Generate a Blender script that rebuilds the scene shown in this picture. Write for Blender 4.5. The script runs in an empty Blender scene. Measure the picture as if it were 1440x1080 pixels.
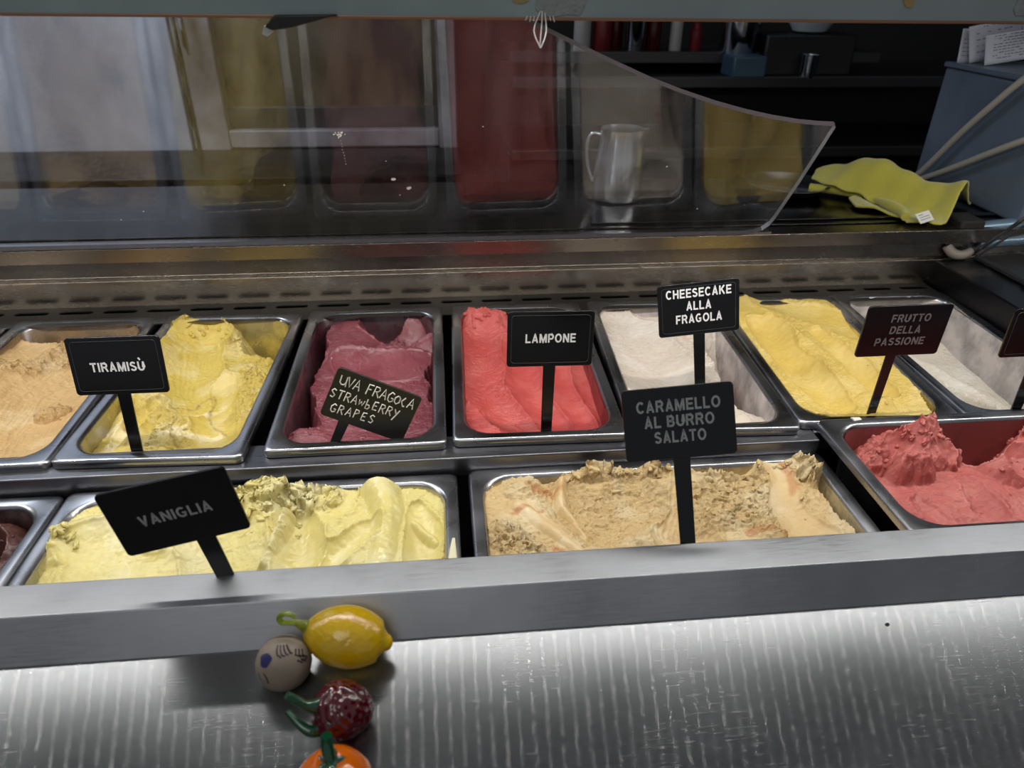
import bpy, bmesh, math, random
import numpy as np
from mathutils import Vector, Matrix
R = math.radians
random.seed(4)
SC = bpy.context.scene
COL = SC.collection

# ------------------------------------------------------------------ camera, world, lights, exposure
CZ = .377                                              # lens height above the rims of the rear pans
yaw, pitch, roll = R(5.97), R(30.49), R(.70)
fw = Vector((math.sin(yaw)*math.cos(pitch), math.cos(yaw)*math.cos(pitch), -math.sin(pitch)))
r0 = Vector((math.cos(yaw), -math.sin(yaw), 0)); u0 = r0.cross(fw)
rr = r0*math.cos(roll)+u0*math.sin(roll); uu = -r0*math.sin(roll)+u0*math.cos(roll)
cam = bpy.data.cameras.new('camera'); co = bpy.data.objects.new('camera', cam); COL.objects.link(co)
co.matrix_world = Matrix(((rr.x, uu.x, -fw.x, 0), (rr.y, uu.y, -fw.y, 0), (rr.z, uu.z, -fw.z, CZ), (0, 0, 0, 1)))
cam.sensor_width = 36; cam.lens = 25.0; cam.clip_start = .02; cam.clip_end = 30
cam.dof.use_dof = True; cam.dof.focus_distance = .66; cam.dof.aperture_fstop = 8.0
SC.camera = co
w = bpy.data.worlds.new('world'); SC.world = w; w.use_nodes = True
w.node_tree.nodes['Background'].inputs[0].default_value = (.90, .94, 1, 1)
w.node_tree.nodes['Background'].inputs[1].default_value = .23
SC.view_settings.view_transform = 'Standard'; SC.view_settings.look = 'None'
SC.view_settings.gamma = 1; SC.view_settings.exposure = 0; SC.view_settings.use_curve_mapping = False
SC.cycles.max_bounces = 8; SC.cycles.transparent_max_bounces = 12; SC.cycles.sample_clamp_indirect = 4
LED_POWER = 340
def area(name, loc, size, energy, color, target=None, sy=None):
    l = bpy.data.lights.new(name, 'AREA'); l.energy = energy; l.color = color; l.size = size
    if sy: l.shape = 'RECTANGLE'; l.size_y = sy
    o = bpy.data.objects.new(name, l); o.location = loc; COL.objects.link(o)
    d = (Vector(target)-Vector(loc)) if target else Vector((0, 0, -1))
    o.rotation_euler = d.to_track_quat('-Z', 'Y').to_euler()
    return o
area('fill_light_kitchen', (-1.15, 1.45, 1.45), .5, 14, (.80, .88, 1), (-1.1, 2.2, .1))  # added bluish fill for the marble and the box, not a known lamp
area('fill_light_shop', (-.4, -.7, 1.5), .9, 5, (1, .97, .93), (0, .5, 0))  # added unseen fill: soft ambient light from behind the camera

# ------------------------------------------------------------------ helpers
def lin(c):
    return tuple(((x/255)/12.92 if x <= 10 else (((x/255)+.055)/1.055)**2.4) for x in c)
def mat(name, col=(128, 128, 128), rough=.5, metal=0, **k):
    m = bpy.data.materials.new(name); m.use_nodes = True
    b = m.node_tree.nodes['Principled BSDF']
    b.inputs['Base Color'].default_value = (*lin(col), 1)
    b.inputs['Roughness'].default_value = rough; b.inputs['Metallic'].default_value = metal
    for n, v in k.items(): b.inputs[n.replace('_', ' ')].default_value = v
    return m
def nd(m, t, **k):
    n = m.node_tree.nodes.new(t)
    for a, v in k.items(): setattr(n, a, v)
    return n
def lk(m, a, b): m.node_tree.links.new(a, b)
def noise(m, scale, detail=4, stretch=None, rough=.5):
    n = nd(m, 'ShaderNodeTexNoise'); n.inputs['Scale'].default_value = scale; n.inputs['Detail'].default_value = detail
    n.inputs['Roughness'].default_value = rough
    tc = nd(m, 'ShaderNodeTexCoord')
    if stretch:
        mp = nd(m, 'ShaderNodeMapping'); mp.inputs['Scale'].default_value = stretch
        lk(m, tc.outputs['Object'], mp.inputs[0]); lk(m, mp.outputs[0], n.inputs['Vector'])
    else: lk(m, tc.outputs['Object'], n.inputs['Vector'])
    return n.outputs['Fac']
def ramp(m, fac, stops):
    r = nd(m, 'ShaderNodeValToRGB'); e = r.color_ramp.elements
    while len(e) < len(stops): e.new(.5)
    for i, (p, c) in enumerate(stops):
        e[i].position = p; e[i].color = (*(c if isinstance(c, tuple) else (c, c, c)), 1)
    lk(m, fac, r.inputs[0]); return r.outputs[0]
def bump(m, fac, strength=.3, dist=.001):
    b = nd(m, 'ShaderNodeBump'); b.inputs['Strength'].default_value = strength; b.inputs['Distance'].default_value = dist
    lk(m, fac, b.inputs['Height']); lk(m, b.outputs[0], m.node_tree.nodes['Principled BSDF'].inputs['Normal']); return b
def P(m, n): return m.node_tree.nodes['Principled BSDF'].inputs[n]

def steel(name, col=(150, 150, 150), rough=.3, blotch=.12, stretch=(4, 60, 60), aniso=0, tangent=None, bmp=0):
    m = mat(name, col, rough, 1)
    f = noise(m, 9, 6)
    g = noise(m, 14, 3, stretch)
    mx = nd(m, 'ShaderNodeMix'); mx.data_type = 'FLOAT'; mx.inputs[0].default_value = .5
    lk(m, f, mx.inputs[2]); lk(m, g, mx.inputs[3])
    lk(m, ramp(m, mx.outputs[0], [(.3, max(.05, rough-blotch)), (.7, rough+blotch)]), P(m, 'Roughness'))
    c = lin(col)
    lk(m, ramp(m, f, [(.3, tuple(x*.82 for x in c)), (.7, tuple(min(1, x*1.12) for x in c))]), P(m, 'Base Color'))
    if aniso:
        P(m, 'Anisotropic').default_value = aniso
        cx = nd(m, 'ShaderNodeCombineXYZ'); cx.inputs[0].default_value, cx.inputs[1].default_value, cx.inputs[2].default_value = tangent
        lk(m, cx.outputs[0], P(m, 'Tangent'))
    if bmp: bump(m, g, bmp, .0005)
    return m

def link(name, me, m=None, parent=None, smooth=None):
    o = bpy.data.objects.new(name, me); COL.objects.link(o)
    if m is not None: me.materials.append(m)
    if parent is not None: o.parent = parent
    return o
def shade(me, ang=35):
    me.shade_smooth()
    try: me.set_sharp_from_angle(angle=R(ang))
    except Exception: pass
def mesh(name, verts, faces, m=None, parent=None, smooth=True, ang=35):
    me = bpy.data.meshes.new(name); me.from_pydata([tuple(v) for v in verts], [], faces); me.update()
    if smooth: shade(me, ang)
    return link(name, me, m, parent)
def fixn(o):
    bm = bmesh.new(); bm.from_mesh(o.data); bmesh.ops.recalc_face_normals(bm, faces=bm.faces); bm.to_mesh(o.data); bm.free(); shade(o.data)
    return o
def bev(o, w, seg=2, ang=30):
    b = o.modifiers.new('bevel', 'BEVEL'); b.width = w; b.segments = seg; b.limit_method = 'ANGLE'; b.angle_limit = R(ang)
    return o
def box(name, x0, x1, y0, y1, z0, z1, m=None, parent=None, b=0):
    v = [(x, y, z) for z in (z0, z1) for y in (y0, y1) for x in (x0, x1)]
    o = mesh(name, v, [(0, 2, 3, 1), (4, 5, 7, 6), (0, 1, 5, 4), (2, 6, 7, 3), (0, 4, 6, 2), (1, 3, 7, 5)], m, parent)
    if b: bev(o, b)
    return o
def prism_x(name, prof, x0, x1, m, parent=None, b=0, seg=2):
    n = len(prof); v = [(x0, y, z) for y, z in prof]+[(x1, y, z) for y, z in prof]
    f = [(i, (i+1) % n, n+(i+1) % n, n+i) for i in range(n)]+[tuple(range(n))[::-1], tuple(range(n, 2*n))]
    o = fixn(mesh(name, v, f, m, parent))
    if b: bev(o, b, seg)
    return o
def prism(name, poly, thick, m, parent=None, b=0):
    """outline in the local x-z plane, thickness along y"""
    n = len(poly); v = [(x, -thick/2, z) for x, z in poly]+[(x, thick/2, z) for x, z in poly]
    f = [(i, (i+1) % n, n+(i+1) % n, n+i) for i in range(n)]+[tuple(range(n))[::-1], tuple(range(n, 2*n))]
    o = fixn(mesh(name, v, f, m, parent))
    if b: bev(o, b)
    return o
def rrect(hx, hy, r, k=6):
    out = []
    for cx, cy, a0 in ((hx-r, hy-r, 0), (-hx+r, hy-r, 90), (-hx+r, -hy+r, 180), (hx-r, -hy+r, 270)):
        for i in range(k+1):
            a = R(a0+90*i/k); out.append((cx+r*math.cos(a), cy+r*math.sin(a)))
    return out
def tube(name, pts, rad, m, parent=None, res=10, closed=False, smoothpts=0):
    """a rounded tube along pts; rad is a number or a list"""
    pts = [Vector(p) for p in pts]
    rads = list(rad) if hasattr(rad, '__len__') else [rad]*len(pts)
    for _ in range(smoothpts):
        q, s = [], []
        n = len(pts)
        rng = range(n) if closed else range(n-1)
        if not closed: q.append(pts[0]); s.append(rads[0])
        for i in rng:
            a, b = pts[i], pts[(i+1) % n]
            q += [a*.75+b*.25, a*.25+b*.75]; s += [rads[i]*.75+rads[(i+1) % n]*.25, rads[i]*.25+rads[(i+1) % n]*.75]
        if not closed: q.append(pts[-1]); s.append(rads[-1])
        pts, rads = q, s
    n = len(pts); V, F = [], []
    ref = Vector((0, 0, 1))
    t0 = (pts[1]-pts[0]).normalized()
    if abs(t0.dot(ref)) > .9: ref = Vector((1, 0, 0))
    nr = t0.cross(ref).normalized()
    for i in range(n):
        a = pts[i-1] if (i or closed) else pts[0]; b = pts[(i+1) % n] if (i < n-1 or closed) else pts[-1]
        t = (b-a).normalized(); nr = (nr-t*nr.dot(t)).normalized(); bn = t.cross(nr)
        for k in range(res):
            an = 2*math.pi*k/res; V.append(pts[i]+(nr*math.cos(an)+bn*math.sin(an))*rads[i])
    for i in range(n if closed else n-1):
        j = (i+1) % n
        for k in range(res): F.append((i*res+k, i*res+(k+1) % res, j*res+(k+1) % res, j*res+k))
    if not closed: F += [tuple(range(res))[::-1], tuple(range((n-1)*res, n*res))]
    return mesh(name, V, F, m, parent, ang=50)
def lathe(name, prof, m, parent=None, seg=40, axis_pts=None, cap=False):
    V, F = [], []
    n = len(prof)
    for r_, z in prof:
        for k in range(seg):
            a = 2*math.pi*k/seg; V.append((r_*math.cos(a), r_*math.sin(a), z))
    for i in range(n-1):
        for k in range(seg): F.append((i*seg+k, i*seg+(k+1) % seg, (i+1)*seg+(k+1) % seg, (i+1)*seg+k))
    if cap: F += [tuple(range(seg))[::-1], tuple(range((n-1)*seg, n*seg))]
    return mesh(name, V, F, m, parent, ang=40)
def empty(name, loc=(0, 0, 0), rot=(0, 0, 0)):
    o = bpy.data.objects.new(name, None); o.location = loc; o.rotation_euler = rot; o.empty_display_size = .02; COL.objects.link(o); return o
def tag(o, label=None, cat=None, group=None, kind=None):
    if label: o['label'] = label
    if cat: o['category'] = cat
    if group: o['group'] = group
    if kind: o['kind'] = kind
    return o

# ------------------------------------------------------------------ materials
M_lip = steel('brushed_steel_lip', (150, 152, 156), .42, .17)
M_shelf = steel('brushed_steel_shelf', (122, 124, 126), .25, .04)
def _streak(m):
    g = nd(m, 'ShaderNodeBsdfAnisotropic'); g.inputs['Color'].default_value = (.085, .085, .085, 1); g.inputs['Roughness'].default_value = .095; g.inputs['Anisotropy'].default_value = .98
    cx = nd(m, 'ShaderNodeCombineXYZ'); cx.inputs[0].default_value = 1; lk(m, cx.outputs[0], g.inputs['Tangent'])
    mx = nd(m, 'ShaderNodeMixShader'); mx.inputs[0].default_value = .42
    lk(m, m.node_tree.nodes['Principled BSDF'].outputs[0], mx.inputs[1]); lk(m, g.outputs[0], mx.inputs[2])
    lk(m, mx.outputs[0], m.node_tree.nodes['Material Output'].inputs[0])
_streak(M_shelf)
M_bar = steel('worn_steel_bar', (120, 120, 124), .36, .12)
M_pan = steel('polished_pan_steel', (172, 173, 177), .29, .17, (1, 1, 1))
M_rear = steel('rear_steel', (132, 125, 117), .27, .03, (3, 12, 12))
M_wtop = steel('rear_worktop_steel', (50, 49, 48), .20, .08)
M_rail = steel('canopy_steel', (138, 150, 150), .38, .10); P(M_rail, 'Metallic').default_value = .2
M_dark = mat('dark_cavity', (14, 14, 15), .7)
M_grille = steel('grille_steel', (122, 119, 114), .4, .08)
M_end = steel('end_wall_steel', (62, 62, 66), .34, .08)
M_black = mat('black_plastic_sign', (9, 9, 11), .22)
M_blackmatt = mat('black_painted_cabinet', (14, 14, 17), .5)
M_white = mat('white_lettering', (232, 232, 232), .6)
M_white_dim = mat('white_lettering_dimmed', (150, 150, 150), .6)  # white letters the diodes don't reach: their shade is put into the colour
M_gasket = mat('black_rubber_gasket', (10, 10, 10), .8)

# ------------------------------------------------------------------ numpy noise for the gelato
def _h(ix, iy, s):
    n = (ix.astype(np.int64)*374761393+iy.astype(np.int64)*668265263+s*1442695041) & 0xffffffff
    n = ((n ^ (n >> 13))*1274126177) & 0xffffffff
    return ((n ^ (n >> 16)) & 0xffff)/65535.0
def pn(x, y, s=0):
    ix, iy = np.floor(x), np.floor(y); fx, fy = x-ix, y-iy
    ux, uy = fx*fx*fx*(fx*(fx*6-15)+10), fy*fy*fy*(fy*(fy*6-15)+10)
    def g(a, b):
        an = _h(ix+a, iy+b, s)*6.28318; return np.cos(an)*(fx-a)+np.sin(an)*(fy-b)
    return ((g(0, 0)*(1-ux)+g(1, 0)*ux)*(1-uy)+(g(0, 1)*(1-ux)+g(1, 1)*ux)*uy)*1.5
def fbm(x, y, f, o=4, s=0, gain=.5):
    a, t = 1., 0.
    for i in range(o): t = t+a*pn(x*f, y*f, s+i*7); f *= 2.03; a *= gain
    return t
def ridged(x, y, f, o=4, s=0, gain=.55):
    a, t, w_ = 1., 0., 0.
    for i in range(o): t = t+a*(1-2*np.abs(pn(x*f, y*f, s+i*7))); w_ += a; f *= 2.1; a *= gain
    return t/w_
def sst(a, b, x):
    t = np.clip((x-a)/(b-a), 0, 1); return t*t*(3-2*t)

class Gel:
    """gelato surface over one pan opening: u to the right, v away from the customer, z up from the rim"""
    def __init__(s, W, L, step, seed):
        s.hw, s.hl = W/2-.0125, L/2-.0125
        nu, nv = int(2*s.hw/step)+1, int(2*s.hl/step)+1
        s.u, s.v = np.meshgrid(np.linspace(-s.hw-.0005, s.hw+.0005, nu), np.linspace(-s.hl-.0005, s.hl+.0005, nv))
        s.seed = seed
        s.h = np.full_like(s.u, -.02); s.r = np.ones_like(s.u)*.3; s.dir = None
        s.wu = s.u+.004*fbm(s.u, s.v, 28, 3, seed+50); s.wv = s.v+.004*fbm(s.u, s.v, 28, 3, seed+90)
        s.fine = np.zeros_like(s.u)
    def base(s, z, du=0, dv=0, amp=.003, f=14):
        s.h = z+du*s.u+dv*s.v+amp*fbm(s.u, s.v, f, 3, s.seed)
    def _dist(s, pts, warp=1.0):
        U = s.u+(s.wu-s.u)*warp; V = s.v+(s.wv-s.v)*warp
        best = np.full_like(U, 9.); T = np.zeros_like(U); side = np.zeros_like(U)
        seg = [math.dist(a[:2], b[:2]) for a, b in zip(pts, pts[1:])]; tot = sum(seg); acc = 0
        for (a, b, l) in zip(pts, pts[1:], seg):
            dx, dy = (b[0]-a[0])/l, (b[1]-a[1])/l
            t = np.clip((U-a[0])*dx+(V-a[1])*dy, 0, l)
            ex, ey = U-a[0]-dx*t, V-a[1]-dy*t; d = np.hypot(ex, ey); k = d < best
            best = np.where(k, d, best); T = np.where(k, (acc+t)/tot, T); side = np.where(k, np.sign(dx*ey-dy*ex), side)
            acc += l
        return best, T, side
    def cut(s, pts, w, rise, rough=.08, warp=.6, stri=0, lipz=.002, soft=.0012):
        """spatula stroke: pts (u, v, z); at distance w from the line the surface has risen by rise"""
        d, t, sd = s._dist(pts, warp)
        ts = np.linspace(0, 1, len(pts)); z = np.interp(t, ts, [p[2] for p in pts])
        if stri: z = z+stri*pn(d*350, t*4, s.seed+3)
        c = z+rise*(d/w)**2
        k = sst(-soft, soft, s.h-c)
        edge = np.exp(-((s.h-c)/.004)**2)*(d < w*2.2)
        s.h = s.h*(1-k)+c*k+lipz*edge*(.4+ridged(s.u, s.v, 90, 3, s.seed+11))*(1-k)
        s.r = s.r*(1-k)+rough*k
    def add(s, pts, w, drop, rough=.3, warp=.6, p=2.0, soft=.001):
        """heap or ridge along pts (u, v, z), lower by drop at distance w"""
        d, t, sd = s._dist(pts, warp)
        z = np.interp(t, np.linspace(0, 1, len(pts)), [q[2] for q in pts])
        c = z-drop*(d/w)**p
        k = sst(-soft, soft, c-s.h)
        s.h = s.h*(1-k)+c*k; s.r = s.r*(1-k)+rough*k
    def roughen(s, pts, w, r):
        d, t, sd = s._dist(pts, 1); k = 1-sst(w*.5, w, d); s.r = s.r*(1-k)+r*k
    def build(s, name, colfun, m, amp=.004, tf=70, curl=.002, parent=None):
        u, v = s.wu, s.wv
        tex = ridged(u*1.0, v*1.25, tf, 5, s.seed+20, .6)-.25
        tear = ridged(u*.6+v*.25, v*1.9, tf*1.5, 4, s.seed+31, .6)-.2
        crisp = ridged(u, v, 260, 3, s.seed+91, .6)-.3
        h = s.h+s.r*amp*1.35*(.75*tex+.5*tear+.22*crisp)+.00035*fbm(s.u, s.v, 220, 3, s.seed+40)
        cu = s.r*curl*1.3*fbm(s.u, s.v, 110, 4, s.seed+61); cv = s.r*curl*1.3*fbm(s.u, s.v, 110, 4, s.seed+77)
        X, Y = s.u+cu, s.v+cv
        r_ = .0280; tp = np.clip(-h-.004, 0, .1)*.054-.0003; hw, hl = s.hw-tp, s.hl-tp; qx = np.abs(X)-(hw-r_); qy = np.abs(Y)-(hl-r_)
        out = (qx > 0) & (qy > 0); dd = np.hypot(np.maximum(qx, 0), np.maximum(qy, 0))
        k = np.where(out & (dd > r_), r_/np.maximum(dd, 1e-6), 1)
        X = np.where(out & (dd > r_), np.sign(X)*((hw-r_)+qx*k), np.clip(X, -hw, hw))
        Y = np.where(out & (dd > r_), np.sign(Y)*((hl-r_)+qy*k), np.clip(Y, -hl, hl))
        nv, nu = X.shape
        co = np.stack([X, Y, np.maximum(h, -.105)], -1).reshape(-1, 3)
        # skirt down to the pan floor so that the mass is a body
        idx = np.arange(nv*nu).reshape(nv, nu)
        q = np.stack([idx[:-1, :-1], idx[:-1, 1:], idx[1:, 1:], idx[1:, :-1]], -1).reshape(-1, 4)
        rim = np.concatenate([idx[0, :], idx[1:, -1], idx[-1, -2::-1], idx[-2:0:-1, 0]])
        sk = co[rim].copy(); sk[:, 0] = np.clip(sk[:, 0], -s.hw+.012, s.hw-.012); sk[:, 1] = np.clip(sk[:, 1], -s.hl+.012, s.hl-.012); sk[:, 2] = -.108
        n0 = len(co); co = np.concatenate([co, sk]); m_ = len(rim)
        j = np.arange(m_); side = np.stack([rim, n0+j, n0+(j+1) % m_, np.roll(rim, -1)], -1)
        q = np.concatenate([q, side])
        me = bpy.data.meshes.new(name)
        me.vertices.add(len(co)); me.vertices.foreach_set('co', co.astype(np.float32).ravel())
        me.loops.add(len(q)*4); me.loops.foreach_set('vertex_index', q.astype(np.int32).ravel())
        me.polygons.add(len(q)); me.polygons.foreach_set('loop_start', np.arange(0, len(q)*4, 4, dtype=np.int32))
        me.update(calc_edges=True); me.validate()
        me.shade_smooth()
        c = np.ones((len(co), 4), np.float32); cc = colfun(s)
        c[:n0, :3] = cc.reshape(-1, 3); c[n0:, :3] = c[0, :3]
        at = me.color_attributes.new('Col', 'FLOAT_COLOR', 'POINT'); at.data.foreach_set('color', c.ravel())
        ra = me.attributes.new('torn', 'FLOAT', 'POINT'); rv = np.zeros(len(co), np.float32); rv[:n0] = s.r.ravel(); ra.data.foreach_set('value', rv)
        s.last = (X, Y, h); s.mat = m; s.cc = cc
        o = link(name, me, m, parent); s.crumbs(o); return o
    clumps = ()
    def crumbs(s, o):
        """small torn lumps pulled up by the spatula: (u, v, spread, count, size)"""
        if not s.clumps: return
        X, Y, h = s.last; V, F, Cc = [], [], []; rg = random.Random(s.seed)
        bm0 = bmesh.new(); bmesh.ops.create_icosphere(bm0, subdivisions=3, radius=1)
        base = np.array([v.co[:] for v in bm0.verts]); fc = [[v.index for v in f.verts] for f in bm0.faces]; bm0.free()
        for (cu, cv, sp, n, sz) in s.clumps:
            for k in range(n):
                u, v = cu+rg.gauss(0, sp), cv+rg.gauss(0, sp*.5)
                u = max(-s.hw+.003, min(s.hw-.003, u)); v = max(-s.hl+.003, min(s.hl-.003, v))
                j = np.unravel_index(np.argmin((X-u)**2+(Y-v)**2), X.shape); r_ = sz*rg.uniform(.3, .95)*.78
                st = np.array([rg.uniform(.8, 2.4), rg.uniform(.5, 1.0), rg.uniform(.6, 1.1)]); a = rg.uniform(0, 3.14)
                b = base*(1+.42*fbm(base[:, 0]*1.3+k*3.1+cu*90, base[:, 1]*1.3+base[:, 2]*1.7, 1.0, 3, s.seed+k)[:, None])*st*r_
                R_ = np.array([[math.cos(a), -math.sin(a), 0], [math.sin(a), math.cos(a), 0], [0, 0, 1]]); b = b@R_.T
                p = np.array([X[j], Y[j], h[j]-r_*.05]); n0 = len(V); V += (b+p).tolist(); F += [[q+n0 for q in f] for f in fc]; Cc += [s.cc[j]]*len(base)
        me = bpy.data.meshes.new('crumbs'); me.from_pydata(V, [], F); me.update(); me.shade_smooth()
        c = np.ones((len(V), 4), np.float32); c[:, :3] = np.array(Cc)
        at = me.color_attributes.new('Col', 'FLOAT_COLOR', 'POINT'); at.data.foreach_set('color', c.ravel())
        ra = me.attributes.new('torn', 'FLOAT', 'POINT'); ra.data.foreach_set('value', np.ones(len(V), np.float32)*.2)
        q = link('torn_lumps', me, s.mat, o); q['kind'] = 'stuff'

def gel_mat(name, rough=.42, sss=.25, radius=(.006, .004, .002), grain=.35):
    m = mat(name, (200, 200, 200), rough)
    a = nd(m, 'ShaderNodeAttribute'); a.attribute_name = 'Col'
    n = noise(m, 60, 4)
    hs = nd(m, 'ShaderNodeMix'); hs.data_type = 'RGBA'; hs.blend_type = 'MULTIPLY'; hs.inputs[0].default_value = 1
    lk(m, a.outputs['Color'], hs.inputs[6]); lk(m, ramp(m, n, [(.3, (.93, .91, .88)), (.7, (1, 1, 1))]), hs.inputs[7])
    lk(m, hs.outputs[2], P(m, 'Base Color'))
    P(m, 'Subsurface Weight').default_value = sss*.5; P(m, 'Subsurface Radius').default_value = radius; P(m, 'Subsurface Scale').default_value = 1
    n2 = ramp(m, noise(m, 300, 6, (1, 1.7, 1), .7), [(.34, 0.), (.54, 1.)]); n3 = ramp(m, noise(m, 120, 5, (1, 1.5, 1), .65), [(.38, 0.), (.6, 1.)])
    ta = nd(m, 'ShaderNodeAttribute'); ta.attribute_name = 'torn'
    def mth(op, a_, b_):
        q = nd(m, 'ShaderNodeMath'); q.operation = op
        for i_, x_ in enumerate((a_, b_)):
            if isinstance(x_, (int, float)): q.inputs[i_].default_value = x_
            else: lk(m, x_, q.inputs[i_])
        return q.outputs[0]
    k_ = mth('MINIMUM', mth('ADD', mth('MULTIPLY', ta.outputs['Fac'], 2.2), .12), 1.6)
    hsum = mth('ADD', mth('ADD', mth('MULTIPLY', n2, .8), n3), mth('MULTIPLY', noise(m, 800, 3), .35))
    bump(m, mth('MULTIPLY', hsum, k_), grain*1.6, .0011)
    lk(m, ramp(m, noise(m, 45, 3), [(.35, rough-.14), (.65, rough+.14)]), P(m, 'Roughness'))
    return m
def solid(c, var=None, amt=.5, f=35, seed=5):
    c = np.array(lin(c)); v_ = np.array(lin(var)) if var else c
    def fn(s):
        k = sst(-.1, .6, fbm(s.wu, s.wv, f, 3, s.seed+seed))[..., None]*amt
        return c*(1-k)+v_*k
    return fn

# ------------------------------------------------------------------ pans
def make_pan(name, loc, rot, W, L, D=.12, film=None):
    root = empty(name, loc, (0, 0, R(rot)))
    rings = []
    def ring(hx, hy, r_, z): rings.append([(x, y, z) for x, y in rrect(hx, hy, r_, 7)])
    hx, hy = W/2, L/2
    ring(hx-.0015, hy-.0015, .006, -.0085); ring(hx, hy, .007, -.008); ring(hx, hy, .007, -.0022); ring(hx-.0012, hy-.0012, .007, -.0004)
    ring(hx-.003, hy-.003, .008, 0); ring(hx-.0095, hy-.0095, .026, -.0005); ring(hx-.0112, hy-.0112, .027, -.0012); ring(hx-.0125, hy-.0125, .028, -.004)
    ring(hx-.0155, hy-.0155, .028, -D*.5); ring(hx-.019, hy-.019, .028, -D+.012); ring(hx-.024, hy-.024, .026, -D+.002); ring(hx-.032, hy-.032, .02, -D)
    n = len(rings[0]); V = [p for r_ in rings for p in r_]; F = []
    for i in range(len(rings)-1):
        for k in range(n): F.append((i*n+k, (i+1)*n+k, (i+1)*n+(k+1) % n, i*n+(k+1) % n))
    F.append(tuple(range((len(rings)-1)*n, len(rings)*n)))
    b = mesh('pan_body', V, F, M_pan, root, ang=55)
    so = b.modifiers.new('sheet', 'SOLIDIFY'); so.thickness = .0009; so.offset = 1
    if film:
        col, cov = film
        m = mat('gelato_film', col, .35); nz = noise(m, 30, 7, (1, 1, .8), .62); tr = nd(m, 'ShaderNodeBsdfTransparent'); mx = nd(m, 'ShaderNodeMixShader')
        lk(m, ramp(m, nz, [(max(0, .55-cov*.5), 0.), (max(.04, .95-cov*.5), .9)]), mx.inputs[0])
        lk(m, tr.outputs[0], mx.inputs[1]); lk(m, m.node_tree.nodes['Principled BSDF'].outputs[0], mx.inputs[2])
        lk(m, mx.outputs[0], m.node_tree.nodes['Material Output'].inputs[0])
        V, F = [], []
        zz = [(.0131, -.0035), (.0148, -.03), (.0163, -.06), (.019, -.095)]
        for ins, z in zz: V += [(x, y, z) for x, y in rrect(hx-ins, hy-ins, .0275, 7)]
        for i in range(len(zz)-1):
            for k in range(n): F.append((i*n+k, (i+1)*n+k, (i+1)*n+(k+1) % n, i*n+(k+1) % n))
        mesh('gelato_film', V, F, m, root)
    return root

# ------------------------------------------------------------------ the room behind and around
M_marble = mat('pale_marble', (176, 178, 188), .35)
lk(M_marble, ramp(M_marble, noise(M_marble, 4.5, 8, (1, 1, .6), .62), [(.34, lin((158, 160, 172))), (.5, lin((182, 184, 196))), (.66, lin((204, 206, 216)))]), P(M_marble, 'Base Color'))
M_floor = mat('dark_floor_tiles', (48, 46, 46), .4)
M_wallp = mat('dark_wall_paint', (26, 26, 30), .6)
def S(o): o['kind'] = 'structure'; return o
S(box('floor', -3, 3, -2, 2.4, -1.0, -.95, M_floor))
S(box('wall_back', -3, 3, 2.3, 2.4, -.95, 1.7, M_wallp))
S(box('wall_left', -3.05, -3, -2, 2.4, -.95, 1.7, M_marble))
S(box('wall_right', 3, 3.05, -2, 2.4, -.95, 1.7, M_wallp))
S(box('ceiling', -3, 3, 1.0, 2.4, 1.7, 1.75, M_wallp))
# marble lining to the left with a framed dark mirror beside it
S(box('wall_lining', -3, -.70, 2.18, 2.3, -.95, 1.6, M_marble, b=.004))
fr = empty('framed_mirror', (0, 2.2, 0)); tag(fr, 'dark tinted mirror in a pale marble frame behind the glass', 'mirror')
M_frame = mat('pale_frame_stone', (150, 144, 148), .4)
lk(M_frame, ramp(M_frame, noise(M_frame, 7, 6), [(.35, lin((112, 104, 106))), (.65, lin((165, 158, 162)))]), P(M_frame, 'Base Color'))
M_mirror = mat('bronze_mirror', (72, 62, 44), .25)
lk(M_mirror, ramp(M_mirror, noise(M_mirror, 5, 6, (1.4, 1, .5), .6), [(.38, lin((50, 44, 34))), (.5, lin((92, 80, 56))), (.66, lin((116, 102, 78)))]), P(M_mirror, 'Base Color'))
for n_, a in (('frame_stile', (-.675, -.590, -.10, .9)), ('frame_stile', (.004, .058, -.10, .9)), ('frame_rail', (-.590, .004, -.0845, -.036))):
    o = box(n_, a[0], a[1], -.03, .03, a[2], a[3], M_frame, fr, b=.004)
box('mirror_pane', -.590, .004, .012, .03, -.036, .9, M_mirror, fr)
box('lower_step', -.590, .004, .0, .011, -.036, .022, mat('dark_frame_step', (60, 55, 50), .5), fr, b=.003)  # darker step along the foot of the mirror pane
M_chrome = mat('chrome', (190, 195, 205), .12, 1)
box('chrome_strip', -.690, -.679, -.035, -.02, -.09, .9, M_chrome, fr, b=.003)
tg = tube('door_handle', [(-.655, 2.15, .36), (-.652, 2.13, .27), (-.649, 2.13, .19), (-.651, 2.15, .165)], [.009, .010, .009, .006], M_chrome, smoothpts=2)
tag(tg, 'slim chrome pull handle on the pale frame stile', 'handle')
cb = empty('back_counter', (0, 1.9, 0)); tag(cb, 'low dark back counter under the marble and the mirror', 'counter')
M_cab = steel('counter_steel', (46, 43, 42), .35, .1)
box('counter_top', -3, .10, -.06, .26, -.112, -.085, M_cab, cb, b=.003)
for i in range(5): box('cabinet_door', -2.98+i*.615, -2.375+i*.615, -.03, .26, -.95, -.115, M_blackmatt, cb, b=.004)
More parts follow.
